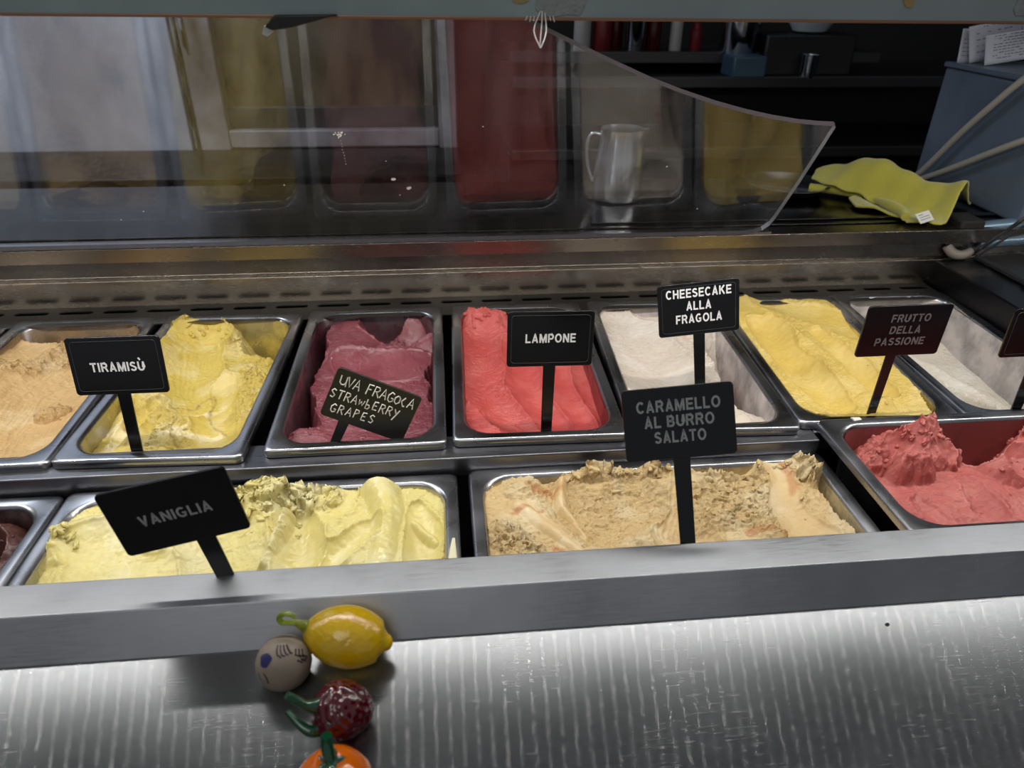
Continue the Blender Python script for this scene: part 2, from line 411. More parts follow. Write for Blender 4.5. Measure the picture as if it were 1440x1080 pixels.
# right: black shelving with a few bottles and cups
sh = empty('shelving_unit', (0, 1.6, 0)); tag(sh, 'black shelving unit with steel edged shelves in the dark back of the kitchen', 'shelving')
M_edge = mat('shelf_edge_steel', (58, 58, 60), .4, .6)
box('back_board', .12, 1.9, .28, .30, -.95, 1.2, M_blackmatt, sh)
box('shelf', .16, .98, .05, .28, .200, .219, M_blackmatt, sh); box('shelf_edge', .16, .98, .03, .05, .198, .221, M_edge, sh, b=.002)
box('shelf', .16, 1.9, -.02, .28, .160, .176, M_blackmatt, sh); box('shelf_edge', .16, 1.9, -.04, -.02, .158, .180, M_edge, sh, b=.002)
box('shelf', .16, 1.9, .0, .28, .010, .026, M_blackmatt, sh); box('shelf_edge', .16, 1.9, -.02, .0, .008, .030, M_edge, sh, b=.002)
for i in range(3): box('lower_door', .16+i*.58, .73+i*.58, .1, .28, -.9, .0, M_blackmatt, sh, b=.004)
def bottle(name, x, y, z, prof, m, label, cat, group=None):
    o = lathe(name, prof, m, seg=24, cap=True); o.location = (x, y, z); tag(o, label, cat, group); return o
cyl = lambda r_, h: [(r_*.9, 0), (r_, .003), (r_, h*.72), (r_*.55, h*.84), (r_*.4, h*.9), (r_*.4, h)]
mw = mat('white_plastic', (150, 148, 146), .5); mr = mat('dark_red_plastic', (92, 14, 20), .4); mrd = mat('red_glass', (60, 8, 10), .2)
bottle('sauce_bottle', .315, 1.66, .2195, cyl(.018, .12), mw, 'pale plastic bottle at the left end of the dark shelf', 'bottle')
bottle('sauce_bottle', .358, 1.66, .2195, cyl(.020, .11), mr, 'dark red bottle second from the left on the dark shelf', 'bottle')
bottle('thin_tumbler', .43, 1.66, .2195, [(.018, 0), (.0195, .002), (.022, .11), (.021, .11), (.018, .004)], M_chrome, 'tall narrow steel tumbler between the red bottles on the shelf', 'tumbler')
bottle('sauce_bottle', .395, 1.70, .2195, cyl(.017, .12), mrd, 'wine red glass bottle behind the steel tumbler on the shelf', 'bottle')
bottle('sauce_bottle', .475, 1.68, .2195, cyl(.017, .115), mrd, 'wine red bottle right of the steel tumbler on the shelf', 'bottle')
bottle('sauce_bottle', .52, 1.66, .2195, cyl(.013, .10), mw, 'small pale capped bottle beside the wine red bottles', 'bottle')
bottle('spice_jar', .565, 1.66, .2195, [(.012, 0), (.013, .002), (.013, .04), (.010, .043), (.010, .055)], mr, 'small red spice jar at the right end of the upper shelf', 'jar')
o = bottle('metal_shaker', .655, 1.645, .1765, [(.036, 0), (.038, .003), (.044, .125), (.0425, .125), (.036, .006)], M_chrome, 'tall brushed metal cup standing on the long dark shelf', 'cup')
b2 = box('blue_base', -.036, .036, -.036, .036, .0, .042, mat('dull_blue', (44, 66, 84), .5), None, b=.004); b2.parent = o; b2.location = (0, -.05, .0005)
bw = lathe('white_bowl', [(.02, 0), (.035, .004), (.062, .045), (.07, .075), (.067, .075), (.058, .046), (.03, .009), (0.001, .008)], mat('white_ceramic', (176, 186, 194), .35), seg=36)
bw.location = (.808, 1.64, .258); tag(bw, 'white bowl upside on a black box at the end of the shelf', 'bowl')
bx = box('black_box', .70, .90, 1.60, 1.70, .1765, .257, M_blackmatt, b=.004); tag(bx, 'black box under the white bowl on the shelf', 'box')
sc_ = bottle('small_steel_cup', .79, 1.575, .1765, [(.014, 0), (.016, .001), (.018, .045), (.017, .045), (.014, .003)], M_chrome, 'small steel cup in front of the black box', 'cup')
bw['label'] = 'white bowl on top of the black box on the shelf'

# ------------------------------------------------------------------ the display case
case = empty('display_case', (0, 0, 0)); tag(case, 'brushed steel gelato display case with a broad front ledge', 'display case')
prism_x('front_lip', [(.3767, .0120), (.3475, .0120), (.3272, -.0119), (.3290, -.0140), (.350, .0098), (.3750, .0098), (.3750, -.030), (.3767, -.030)], -1.35, .675+.14, M_lip, case, b=.0018, seg=3)
prism_x('front_ledge', [(.3285, -.0120), (.17, -.0239), (.14, -.0272), (.12, -.03), (.118, -.5), (.14, -.5), (.3485, -.5), (.3485, .006)], -1.35, .675+.14, M_shelf, case, b=.002)
prism_x('divider_bar', [(.5235, -.0090), (.5235, -.030), (.560, -.030), (.560, -.0092), (.5255, -.0088)], -1.35, .350, M_bar, case, b=.0012)
prism_x('divider_bar', [(.5370, -.0090), (.5370, -.030), (.560, -.030), (.560, -.0092), (.5385, -.0088)], .3505, .675, M_bar, case, b=.0012)
prism_x('well_floor', [(.349, -.16), (.349, -.17), (.885, -.17), (.885, -.16)], -1.35, .70, M_dark, case)
prism_x('well_back', [(.873, -.16), (.873, -.006), (.876, -.006), (.876, -.16)], -1.35, .70, M_dark, case)
prism_x('rear_panel', [(.872, -.004), (.868, .034), (.877, .0355), (.880, .0575), (.8655, .0580), (.8655, .0765), (.895, .0770), (.895, .0745), (1.13, .0780), (1.13, .040), (.890, .040), (.890, -.004)], -1.35, .86, M_rear, case, b=.0009)
prism_x('rear_worktop', [(.899, .0746), (.899, .0788), (1.14, .0792), (1.14, .0746)], -1.35, 1.5, M_wtop, case, b=.001)
prism_x('rear_worktop_step', [(.912, .0790), (.912, .0815), (.925, .0815), (.925, .0790)], .2, .86, M_wtop, case, b=.0007)
prism_x('rear_apron', [(1.12, -.9), (1.12, .0745), (1.138, .0745), (1.138, -.9)], -1.35, 1.5, M_blackmatt, case)
# slotted air grille: real slots with rounded ends, two rows
def grille():
    bm = bmesh.new(); pit = .0525; y0 = .818; rows = [(.818, .8435, .8335, .0042), (.8435, .8715, .8560, .0046)]
    n0 = int((.675+1.35)/pit)+1
    for ya, yb, yc, hh in rows:
        off = 0 if yc > .84 else .013
        for i in range(n0):
            xa = .672-(i+1)*pit-off*0; xb = xa+pit; xc = (xa+xb)/2+(.008 if yc < .84 else 0); hw = .0205
            inner = []
            for cx, a0 in ((xc+hw-hh, -90), (xc-hw+hh, 90)):
                for k in range(5):
                    a = R(a0+180*k/4); inner.append((cx+hh*math.cos(a), yc+hh*math.sin(a)))
            outer = [(xb, ya), (xb, ya*.75+yb*.25), (xb, yc), (xb, ya*.25+yb*.75), (xb, yb), (xa, yb), (xa, ya*.25+yb*.75), (xa, yc), (xa, ya*.75+yb*.25), (xa, ya)]
            if yc < .84 and xc < .27: inner = None
            if inner is None:
                bm.faces.new([bm.verts.new((x, y, -.003)) for x, y in ((xa, ya), (xb, ya), (xb, yb), (xa, yb))]); continue
            vi = [bm.verts.new((x, y, -.003)) for x, y in inner]; vo = [bm.verts.new((x, y, -.003)) for x, y in outer]
            for k in range(10): bm.faces.new((vo[k], vo[(k+1) % 10], vi[(k+1) % 10], vi[k]))
    bmesh.ops.remove_doubles(bm, verts=bm.verts, dist=1e-5)
    bmesh.ops.recalc_face_normals(bm, faces=bm.faces)
    me = bpy.data.meshes.new('air_grille'); bm.to_mesh(me); bm.free()
    o = link('air_grille', me, M_grille, case); s_ = o.modifiers.new('sheet', 'SOLIDIFY'); s_.thickness = .0015
grille()
# right end wall with its sloping top, gasket and grime
v = [(.676, .872, .033), (.676, .40, .033), (.676, .40, -.16), (.676, .872, -.16), (.80, .872, .040), (.80, .40, .040), (.80, .40, -.16), (.80, .872, -.16)]
e_ = fixn(mesh('end_wall', v, [(0, 1, 2, 3), (0, 4, 5, 1), (4, 7, 6, 5), (0, 3, 7, 4), (1, 5, 6, 2), (3, 2, 6, 7)], M_end, case)); bev(e_, .002)
rng = random.Random(3); pts = []
for i in range(60):
    y = .40+i*.0078; pts.append((.728+rng.uniform(-.0015, .0015), y, .0385+rng.uniform(0, .002)))
tube('gasket', pts, [.0032+rng.uniform(0, .0016) for _ in pts], M_gasket, case, res=7)

# canopy rail with its row of diodes
rail = empty('canopy_rail', (-.1, .535, .3467)); tag(rail, 'scratched grey steel canopy rail across the top holding the lamps', 'rail')
rail.rotation_euler = (0, R(0.15), 0)
prism_x('rail_body', [(0, 0), (0, .060), (.150, .060), (.150, .012), (.034, .012), (.034, .0030), (.032, .0030), (.032, .0085), (.0022, .0085), (.0022, 0)], -1.25, 1.4, M_rail, rail, b=.0006)
M_copper = mat('worn_rail_edge', (150, 112, 88), .35, .8)
prism_x('rail_edge', [(-.0006, -.0012), (-.0006, .0008), (.0024, .0008), (.0024, -.0012)], -1.25, 1.4, M_copper, rail, b=.0004)
bm = bmesh.new(); t_ = R(20)
for i in range(150):
    x = -1.2+i*.0167; c_, s_ = math.cos(t_), math.sin(t_); h_ = .0024; k_ = 1.9
    vs = [bm.verts.new((x+a*h_, .0145+b*h_*k_*c_, .0055+b*h_*k_*s_*.6)) for a, b in ((-1, -1), (-1, 1), (1, 1), (1, -1))]
    bm.faces.new(vs)
me = bpy.data.meshes.new('led_diodes'); bm.to_mesh(me); bm.free()
M_led = bpy.data.materials.new('led'); M_led.use_nodes = True
nt = M_led.node_tree; nt.nodes.clear(); em = nt.nodes.new('ShaderNodeEmission'); ou = nt.nodes.new('ShaderNodeOutputMaterial')
em.inputs[0].default_value = (1, .965, .92, 1); em.inputs[1].default_value = LED_POWER; nt.links.new(em.outputs[0], ou.inputs[0])
dl = link('led_strip', me, M_led, rail); dl['kind'] = 'stuff'
# tape remains and flaking film on the rail
M_tape = mat('old_clear_tape', (132, 138, 136), .35); bump(M_tape, noise(M_tape, 160, 5), .9, .002)
M_tape2 = mat('yellowed_tape', (150, 128, 84), .4)
def patch(name, x0, x1, z0, z1, m, seed, n=14):
    r_ = random.Random(seed); pl = []
    for i in range(n):
        a = 2*math.pi*i/n; k = .82+.18*r_.random()
        pl.append(((x0+x1)/2+(x1-x0)/2*k*max(-1, min(1, 1.25*math.cos(a))), (z0+z1)/2+(z1-z0)/2*k*max(-1, min(1, 1.25*math.sin(a)))))
    o = prism(name, pl, .0007, m, rail); o.location = (.1, -.0004, -.3436); return o
patch('tape_remnant', 0.0681, 0.1040, 0.3445, 0.3670, M_tape, 5)
patch('tape_remnant', 0.4112, 0.4370, 0.3470, 0.3670, M_tape, 8)
patch('tape_remnant', 0.3266, 0.3367, 0.3520, 0.3670, M_tape2, 9, 7)
patch('tape_remnant', 0.0506, 0.0644, 0.3520, 0.3670, M_tape2, 12, 9)

# frayed white tie hanging off the rail, black clip
M_tie = mat('white_nylon', (225, 225, 222), .5)
tie = empty('frayed_tie', (.0720, .5335, .3467)); tag(tie, 'frayed white plastic tie dangling from the middle of the top rail', 'tie')
for pp in ([(0, 0, .004), (-.0045, 0, -.006), (-.0035, 0, -.011), (-.0005, 0, -.0165), (.0005, 0, -.0185)],
           [(.001, 0, .004), (.001, -.001, -.004), (.0005, -.0005, -.011), (.0003, 0, -.018)],
           [(.003, 0, .003), (.0045, 0, -.007), (.004, 0, -.011), (.002, 0, -.016), (.0008, 0, -.0185)]):
    tube('strand', pp, .00045, M_tie, tie, res=6, smoothpts=2)
for dx in (-.009, -.0065, -.0042, .0062, .0085):
    tube('whisker', [(dx, 0, .001), (dx*1.12, -.001, -.0015-.001*(dx % .003)/.003)], .0003, M_tie, tie, res=5)
clip = empty('rail_clip', (-.092, .5315, .3467)); tag(clip, 'black clip with a clear broken end under the left half of the rail', 'clip')
prism('clip_body', [(-.010, .001), (.030, .0015), (.018, -.0018), (.0, -.0062), (-.012, -.0080), (-.017, -.0060)], .008, M_blackmatt, clip, b=.001)
M_clear = mat('clear_plastic', (210, 215, 215), .1, Transmission_Weight=.6)
prism('clip_tip', [(-.0175, -.0052), (-.011, -.0072), (-.008, -.0058), (-.0165, -.0115), (-.0195, -.0100)], .005, M_clear, clip, b=.0006)

# ------------------------------------------------------------------ acrylic shield leaning towards the customer
def glass_mat(name, ior=1.47, tint=(.96, .97, .97), haze=.007):
    m = bpy.data.materials.new(name); m.use_nodes = True; nt = m.node_tree; nt.nodes.clear()
    out = nt.nodes.new('ShaderNodeOutputMaterial'); tr = nt.nodes.new('ShaderNodeBsdfTransparent'); tr.inputs[0].default_value = (*tint, 1)
    gl = nt.nodes.new('ShaderNodeBsdfGlossy'); gl.inputs['Roughness'].default_value = .012
    fr = nt.nodes.new('ShaderNodeFresnel'); ge = nt.nodes.new('ShaderNodeNewGeometry'); mr_ = nt.nodes.new('ShaderNodeMapRange')
    mr_.inputs[3].default_value = ior; mr_.inputs[4].default_value = 1/ior          # the node inverts the index on back faces
    nt.links.new(ge.outputs['Backfacing'], mr_.inputs[0]); nt.links.new(mr_.outputs[0], fr.inputs[0])
    mx = nt.nodes.new('ShaderNodeMixShader'); nt.links.new(fr.outputs[0], mx.inputs[0]); nt.links.new(tr.outputs[0], mx.inputs[1]); nt.links.new(gl.outputs[0], mx.inputs[2])
    df = nt.nodes.new('ShaderNodeBsdfDiffuse'); df.inputs[0].default_value = (.8, .8, .8, 1)
    mz = nt.nodes.new('ShaderNodeMixShader')
    tc = nt.nodes.new('ShaderNodeTexCoord'); mp = nt.nodes.new('ShaderNodeMapping'); mp.inputs['Scale'].default_value = (1, 1, 1)
    nz = nt.nodes.new('ShaderNodeTexNoise'); nz.inputs['Scale'].default_value = 10; nz.inputs['Detail'].default_value = 7; nz.inputs['Roughness'].default_value = .65
    cr = nt.nodes.new('ShaderNodeValToRGB'); cr.color_ramp.elements[0].position = .42; cr.color_ramp.elements[1].position = .75
    cr.color_ramp.elements[0].color = (haze*.3,)*3+(1,); cr.color_ramp.elements[1].color = (haze*2.2,)*3+(1,)
    nt.links.new(tc.outputs['Object'], nz.inputs['Vector']); nt.links.new(nz.outputs['Fac'], cr.inputs[0]); nt.links.new(cr.outputs[0], mz.inputs[0])
    nt.links.new(mx.outputs[0], mz.inputs[1]); nt.links.new(df.outputs[0], mz.inputs[2]); nt.links.new(mz.outputs[0], out.inputs[0])
    return m
M_glass = glass_mat('clear_acrylic'); M_gedge = mat('acrylic_cut_edge', (64, 57, 60), .5)
GA = 38.0
outl = [(-1.34, 0), (.392, 0), (.404, .0025), (.413, .009), (.4185, .020), (.4195, .035), (.4190, .10), (.4165, .170), (.4150, .1990), (.4135, .2005), (.394, .2020), (.3702, .2053), (.341, .2115), (.3114, .2195), (.275, .2315), (.2369, .2465),
        (.202, .2620), (.1669, .2800), (.142, .2930), (.117, .3068), (.092, .3205), (.0683, .3340), (.048, .3450), (-1.34, .3450)]
shield = prism('acrylic_shield', outl, .006, M_glass)
shield.data.materials.append(M_gedge)
shield.data.materials.append(mat('polished_cut_edge', (190, 190, 192), .18, .6))
for p in shield.data.polygons:
    if len(p.vertices) == 4: p.material_index = 2 if p.normal.x > .75 else 1
shield.location = (0, .866, .0795); shield.rotation_euler = (R(GA), 0, 0)
tag(shield, 'clear acrylic shield with a swooping cut right end leaning over the rear pans', 'shield')
tk = prism_x('shield_track', [(.8660, .0770), (.8660, .0796), (.8695, .0796), (.8695, .0785), (.884, .0785), (.884, .0770)], -1.34, .43, M_pan); tk.parent = case
# dried drops on the shield
M_drop = mat('dried_milk', (215, 215, 210), .5)
def onshield(x, s_): a = R(52); return Vector((x, .866-s_*math.cos(a), .0795+s_*math.sin(a)))+Vector((0, -math.sin(a), -math.cos(a)))*.0034
def splash(x, s_, r_, seed, m=M_drop):
    rg = random.Random(seed); n = 10; c = onshield(x, s_); V = [(0, 0, 0)]
    for i in range(n):
        a = 2*math.pi*i/n; k = r_*(.7+.5*rg.random()); V.append((k*math.cos(a), -.0002, k*math.sin(a)))
    o = mesh('dried_drop', V, [(0, 1+(i+1) % n, 1+i) for i in range(n)], m, shield); o.location = (x, -.0036, s_)
for i, (x, s_, r_) in enumerate([(-.050, .125, .0026), (-.034, .109, .0030), (-.045, .097, .0008), (-.055, .155, .0007), (-.167, .118, .0010), (.045, .205, .0007), (.250, .140, .0010), (-.36, .060, .0012), (-.33, .075, .001), (.31, .060, .001)]): splash(x, s_, r_, i)
rg = random.Random(9)
for i in range(26):
    a = rg.random()*6.28; q = .0055*math.sqrt(rg.random()); splash(-.0967+q*math.cos(a), .196+q*math.sin(a), .0007+.0004*rg.random(), 40+i)
for i in range(9): splash(-.0967+rg.uniform(-.0004, .0004), .187-.0045*i, .0005, 80+i)

# side glass of the case on the right, with its clip
sg = empty('side_glass', (.728, .872, .041)); tag(sg, 'slanting side glass with a bright edge at the right end of the case', 'glass panel')
def prism_yz(name, poly, thick, m, parent):
    n = len(poly); v = [(-thick/2, y, z) for y, z in poly]+[(thick/2, y, z) for y, z in poly]
    return fixn(mesh(name, v, [(i, (i+1) % n, n+(i+1) % n, n+i) for i in range(n)]+[tuple(range(n))[::-1], tuple(range(n, 2*n))], m, parent))
p_ = prism_yz('glass_pane', [(.0, -.004), (-.18, .195), (-.42, .26), (-.42, -.004)], .005, M_glass, sg)
tube('edge_trim', [(.001, -.0, -.002), (.001, -.06, .064), (.001, -.18, .196), (.001, -.30, .232)], .0026, M_chrome, sg, res=8)
tube('edge_trim', [(.009, -.004, -.002), (.009, -.066, .064), (.009, -.18, .189)], .0018, M_chrome, sg, res=8)
cl = empty('hinge_bracket', (.70, .885, .060)); tag(cl, 'black hinge bracket with pale rubber cap at the right end of the rear ledge', 'bracket')
box('bracket_body', .0, .035, -.012, .03, .004, .026, M_gasket, cl, b=.003)
tube('rubber_cap', [(-.012, -.012, -.008), (-.004, -.018, -.018), (.010, -.020, -.020), (.022, -.018, -.014)], [.006, .0068, .0065, .005], mat('pale_rubber', (120, 112, 104), .6), cl, smoothpts=2)
M_bpipe = mat('pale_blue_bar', (96, 118, 134), .3, .4)
tube('steel_bar', [(.035, .0, .012), (.30, -.03, .045)], .009, M_bpipe, cl, res=14)
tube('steel_bar', [(.035, -.01, -.006), (.30, -.05, .022)], .008, M_bpipe, cl, res=14)

# ------------------------------------------------------------------ pans with their gelato
G1 = gel_mat('creamy_gelato', .40, .22); G2 = gel_mat('sorbet', .42, .25, (.008, .003, .003), .25); G3 = gel_mat('wet_cream', .28, .25, (.006, .005, .003), .2)
W, L = .165, .302
GRP = 'steel pans of gelato'
def place(key, loc, rot, W, L, label, film=None):
    p = make_pan('gelato_pan', loc, rot, W, L, film=film); tag(p, label, 'pan', GRP)
def finish(o, loc, rot, label):
    o.location = loc; o.rotation_euler = (0, 0, R(rot)); tag(o, label, 'gelato'); return o
ST = .00085
# far left pan, only its corner shows
loc, rot = (-.604, .688, -.002), 0
place('edge', loc, rot, W, L, 'steel pan cut off by the left edge of the photo in the rear row')
g = Gel(W, L, .0022, 3); g.base(-.022); g.cut([(0, .12, -.05), (.01, 0, -.035)], .06, .02)
finish(g.build('gelato', solid((214, 200, 176)), G1, .004), loc, rot, 'pale gelato in the rear pan cut off by the left edge')
# coffee coloured
loc, rot = (-.4335, .686, -.001), 0
place('coffee', loc, rot, W, L, 'rear row steel pan of tan coffee gelato, second from the left edge', ((170, 140, 102), .45))
g = Gel(W, L, ST, 11); g.base(-.010, -.02, 0, .003)
g.cut([(-.06, .155, -.055), (.0, .135, -.06), (.06, .14, -.058)], .034, .040, .35)
g.add([(-.030, .121, -.022), (-.012, .126, -.018)], .016, .03, .6); g.add([(.030, .138, -.022), (.052, .142, -.02)], .020, .03, .8)
g.cut([(.045, .085, -.030), (.012, .01, -.034), (.022, -.06, -.030), (.04, -.12, -.020)], .060, .022, .10, stri=.0006)
g.cut([(-.055, .105, -.014), (-.035, .07, -.016)], .035, .010, .03)
g.roughen([(-.07, .045), (-.035, .055), (.0, .085), (.035, .10)], .020, 1.1)
g.roughen([(-.06, -.02), (-.055, -.07), (-.035, -.115)], .030, .8)
g.add([(.020, -.030, -.020), (.030, -.022, -.021)], .010, .008, 1.0)
g.clumps = [(-.045, .045, .014, 16, .0034), (.0, .085, .014, 10, .003), (-.055, -.06, .016, 16, .0032), (.024, -.028, .006, 7, .0028), (-.02, .122, .012, 6, .005)]
finish(g.build('gelato', solid((200, 166, 114), (216, 192, 148), .6, 18), G1, .0048, 80, .002), loc, rot, 'tan coffee gelato scooped smooth through the middle')
# tiramisu
loc, rot = (-.262, .684, 0), -2.0
place('tira', loc, rot, W, L, 'rear row steel pan behind the TIRAMISÙ sign', ((222, 196, 96), .42))
g = Gel(W, L, ST, 23); g.base(-.020, .02, 0, .004, 18)
g.add([(-.045, .140, .010), (-.055, .08, .002), (-.062, -.02, -.008)], .050, .035, .55)
g.add([(-.028, .135, .010), (-.010, .120, .0)], .018, .02, 1.0)
g.cut([(.045, .150, -.085), (.052, .105, -.070), (.080, .085, -.06)], .036, .045, .5, lipz=.003)
g.cut([(-.030, .100, -.026), (-.018, .03, -.033), (.004, -.03, -.030)], .040, .022, .10, stri=.0005)
g.cut([(.010, .01, -.030), (.030, -.05, -.028), (.042, -.12, -.024)], .032, .016, .06)
g.add([(-.012, .105, -.016), (-.004, .118, -.012)], .008, .012, .2)
g.roughen([(.045, .055), (.058, .0), (.06, -.05)], .024, 1.0)
g.roughen([(-.03, -.05), (-.01, -.075), (.0, -.115)], .022, 1.0)
g.add([(-.055, -.05, -.012), (-.030, -.12, -.014)], .020, .010, .12)
g.cut([(-.035, -.03, -.020), (-.052, -.10, -.022)], .012, .012, .05)
def tcol(s):
    c = solid((208, 184, 92), (222, 204, 140), .7, 26)(s)
    st = np.zeros_like(s.u)
    for pts in ([(.012, .0, 0), (.016, -.03, 0), (.030, -.06, 0), (.046, -.088, 0)], [(-.022, -.035, 0), (-.002, -.012, 0), (.010, -.008, 0)], [(.040, .045, 0), (.036, .025, 0), (.041, .01, 0)], [(-.05, -.04, 0), (-.052, -.08, 0), (-.035, -.11, 0)], [(-.012, -.06, 0), (-.006, -.08, 0), (.006, -.11, 0)]):
        d, t, sd = s._dist(pts, 1.6); st = np.maximum(st, np.exp(-(d/.0013)**2)*(.45+.5*pn(t*14, d*0, s.seed)))
    st = np.clip(st, 0, 1)[..., None]; cr = np.array(lin((248, 236, 200))); k = sst(.25, .6, fbm(s.wu, s.wv, 30, 4, s.seed+9))[..., None]*.6
    k = k*sst(.0, -.04, s.v)[..., None]
    c = c*(1-k)+cr*k
    return c*(1-st)+np.array(lin((112, 86, 62)))*st
g.clumps = [(-.040, .135, .010, 12, .0042), (-.006, .122, .009, 10, .004), (.052, .03, .012, 16, .0034), (-.012, -.08, .012, 16, .0034), (.0, .100, .008, 8, .003)]
finish(g.build('gelato', tcol, G1, .0052, 75, .0022), loc, rot, 'yellow gelato with dark and cream streaks behind the TIRAMISÙ sign')
# strawberry grape
loc, rot = (-.0858, .688, 0), 0
place('uva', loc, rot, W, L, 'rear row steel pan of dusky purple-pink gelato', ((84, 42, 50), .46))
g = Gel(W, L, ST, 37); g.base(-.024, 0, .02, .004, 16)
g.add([(-.03, .12, -.006), (-.03, .07, -.004), (-.01, .045, -.006), (.04, .04, -.008)], .055, .030, .05)
g.add([(.055, .125, -.002), (.068, .09, -.006)], .03, .02, .2)
g.add([(-.048, .105, -.014), (-.020, .128, -.012)], .030, .020, .05)
g.cut([(.012, .150, -.046), (.008, .118, -.040), (.030, .100, -.040), (.060, .112, -.036), (.085, .120, -.035)], .030, .034, .10, warp=.9, lipz=.003)
g.roughen([(.0, .105), (.02, .115)], .016, 1.4)
g.roughen([(.015, .066), (.045, .072)], .012, .9)
g.cut([(-.085, .14, -.10), (-.079, .06, -.10), (-.083, 0, -.10), (-.077, -.05, -.10), (-.080, -.09, -.10)], .022, .060, .5, warp=1.6)
g.cut([(-.052, -.068, -.038), (-.064, -.060, -.06)], .010, .012, .3)
g.add([(-.055, -.104, -.012), (-.038, -.112, -.013)], .024, .018, .35)
g.cut([(.078, .045, -.07), (.072, .01, -.060), (.076, -.04, -.07)], .010, .035, .8, warp=1.8)
g.cut([(-.03, .02, -.020), (.03, .01, -.022), (.06, .03, -.022)], .032, .010, .02)
g.roughen([(-.045, .0), (-.046, -.03)], .010, .6)
g.clumps = [(.03, .078, .014, 10, .0028), (.055, .028, .008, 6, .003), (-.060, -.10, .008, 6, .003)]
finish(g.build('gelato', solid((122, 62, 70), (144, 84, 90), .5, 20), G3, .0042, 70, .002), loc, rot, 'dusky purple-pink gelato with a deep crescent scoop at its back')
# raspberry
loc, rot = (.0878, .689, 0), -1.2
place('lamp', loc, rot, W, L, 'rear row steel pan of coral red gelato behind the LAMPONE sign', ((140, 52, 54), .75))
g = Gel(W, L, ST, 41); g.base(-.012, 0, .01, .003, 18)
g.add([(-.055, .14, .004), (-.03, .125, -.002)], .03, .02, 1.0)
g.cut([(-.05, .155, -.045), (.05, .150, -.048)], .022, .036, .8)
g.cut([(-.045, .09, -.022), (-.050, 0, -.024), (-.038, -.06, -.026), (-.01, -.12, -.022)], .032, .016, .30)
g.cut([(.0, .07, -.024), (-.002, -.02, -.030), (.022, -.11, -.028)], .026, .016, .03, warp=.8)
g.cut([(.040, .06, -.024), (.036, -.03, -.028), (.052, -.12, -.026)], .018, .010, .02)
g.cut([(.066, .05, -.022), (.060, -.03, -.026), (.074, -.12, -.024)], .013, .008, .04)
g.add([(-.052, -.085, -.014), (-.046, -.12, -.014)], .008, .010, .04)
g.roughen([(-.03, -.03), (-.02, -.09)], .018, .5)
g.clumps = [(-.04, .128, .016, 22, .0042), (.02, .135, .02, 8, .003)]
finish(g.build('gelato', solid((188, 80, 76), (202, 104, 98), .6, 24), G2, .0042, 85, .0014), loc, rot, 'coral red raspberry gelato with smooth vertical strokes')
# strawberry cheesecake
loc, rot = (.2595, .6875, 0), -2.5
place('cheese', loc, rot, W, L, 'rear row steel pan of creamy white gelato behind the CHEESECAKE sign', ((214, 204, 200), .62))
g = Gel(W, L, ST, 53); g.base(-.008, 0, .02, .003, 16)
g.add([(-.03, .145, .004), (.03, .150, .006)], .03, .02, .7)
g.cut([(.0, .128, -.020), (.03, .115, -.024)], .03, .014, .1)
g.cut([(-.045, .10, -.014), (-.035, .04, -.022), (-.02, -.06, -.020), (.01, -.13, -.018)], .045, .012, .03)
g.cut([(.065, .05, -.045), (.074, -.01, -.072), (.070, -.07, -.085), (.078, -.12, -.09)], .032, .055, .30, warp=1.2)
g.add([(.035, -.096, -.014), (.062, -.100, -.024)], .018, .022, .15, p=3)
g.roughen([(.045, .06), (.055, .0)], .022, .8)
def ccol(s):
    c = solid((212, 200, 186), (226, 218, 208), .7, 20)(s)
    k = np.zeros_like(s.u)
    for pts, w_ in (([(.03, .06, 0), (.05, .0, 0), (.066, -.035, 0)], .010), ([(-.015, .150, 0), (.010, .155, 0)], .008), ([(-.012, .105, 0), (-.02, .12, 0)], .006), ([(.0, .03, 0), (.002, .035, 0)], .004)):
        d, t, sd = s._dist(pts, 2); k = np.maximum(k, (1-sst(w_*.3, w_, d))*sst(-.05, .45, fbm(s.wu, s.wv, 110, 3, 8)))
    k = k[..., None]*.75
    return c*(1-k)+np.array(lin((196, 84, 74)))*k
g.clumps = [(-.02, .140, .02, 8, .003), (.05, .035, .010, 8, .003), (.058, -.075, .006, 5, .003)]
finish(g.build('gelato', ccol, G3, .004, 75, .002), loc, rot, 'creamy white gelato with red ripples behind the CHEESECAKE sign')
# passion fruit
loc, rot = (.4275, .6885, 0), -3.0
place('pass', loc, rot, W, L, 'rear row steel pan of bright yellow gelato behind the FRUTTO sign', ((226, 200, 110), .4))
g = Gel(W, L, ST, 67); g.base(-.002, .0, .012, .003, 12)
g.add([(-.035, .145, .006), (-.055, .09, .006)], .045, .014, .03)
g.cut([(-.005, .125, -.004), (.035, .09, -.008), (.065, .05, -.008)], .036, .010, .02)
g.add([(-.030, .080, .009), (-.012, .03, .006), (.004, -.03, .0)], .018, .012, .35, p=1.3)
g.cut([(-.046, .055, -.010), (-.040, -.02, -.018), (-.030, -.11, -.016)], .024, .014, .03)
g.cut([(.014, .04, -.006), (.028, -.03, -.012), (.030, -.09, -.014)], .018, .012, .02)
g.add([(.008, -.104, .001), (.018, -.110, .001)], .018, .012, .25)
g.cut([(.076, -.105, -.05), (.070, -.145, -.05)], .013, .045, .2)
g.add([(.060, -.05, -.004), (.052, -.11, -.006)], .012, .012, .6)
g.clumps = [(.014, -.110, .010, 8, .003), (.060, -.03, .008, 8, .0024), (-.03, .075, .010, 6, .0024)]
finish(g.build('gelato', solid((212, 184, 98), (226, 204, 134), .5, 20), G1, .0042, 80, .0014), loc, rot, 'bright yellow passion fruit gelato heaped above its rim')
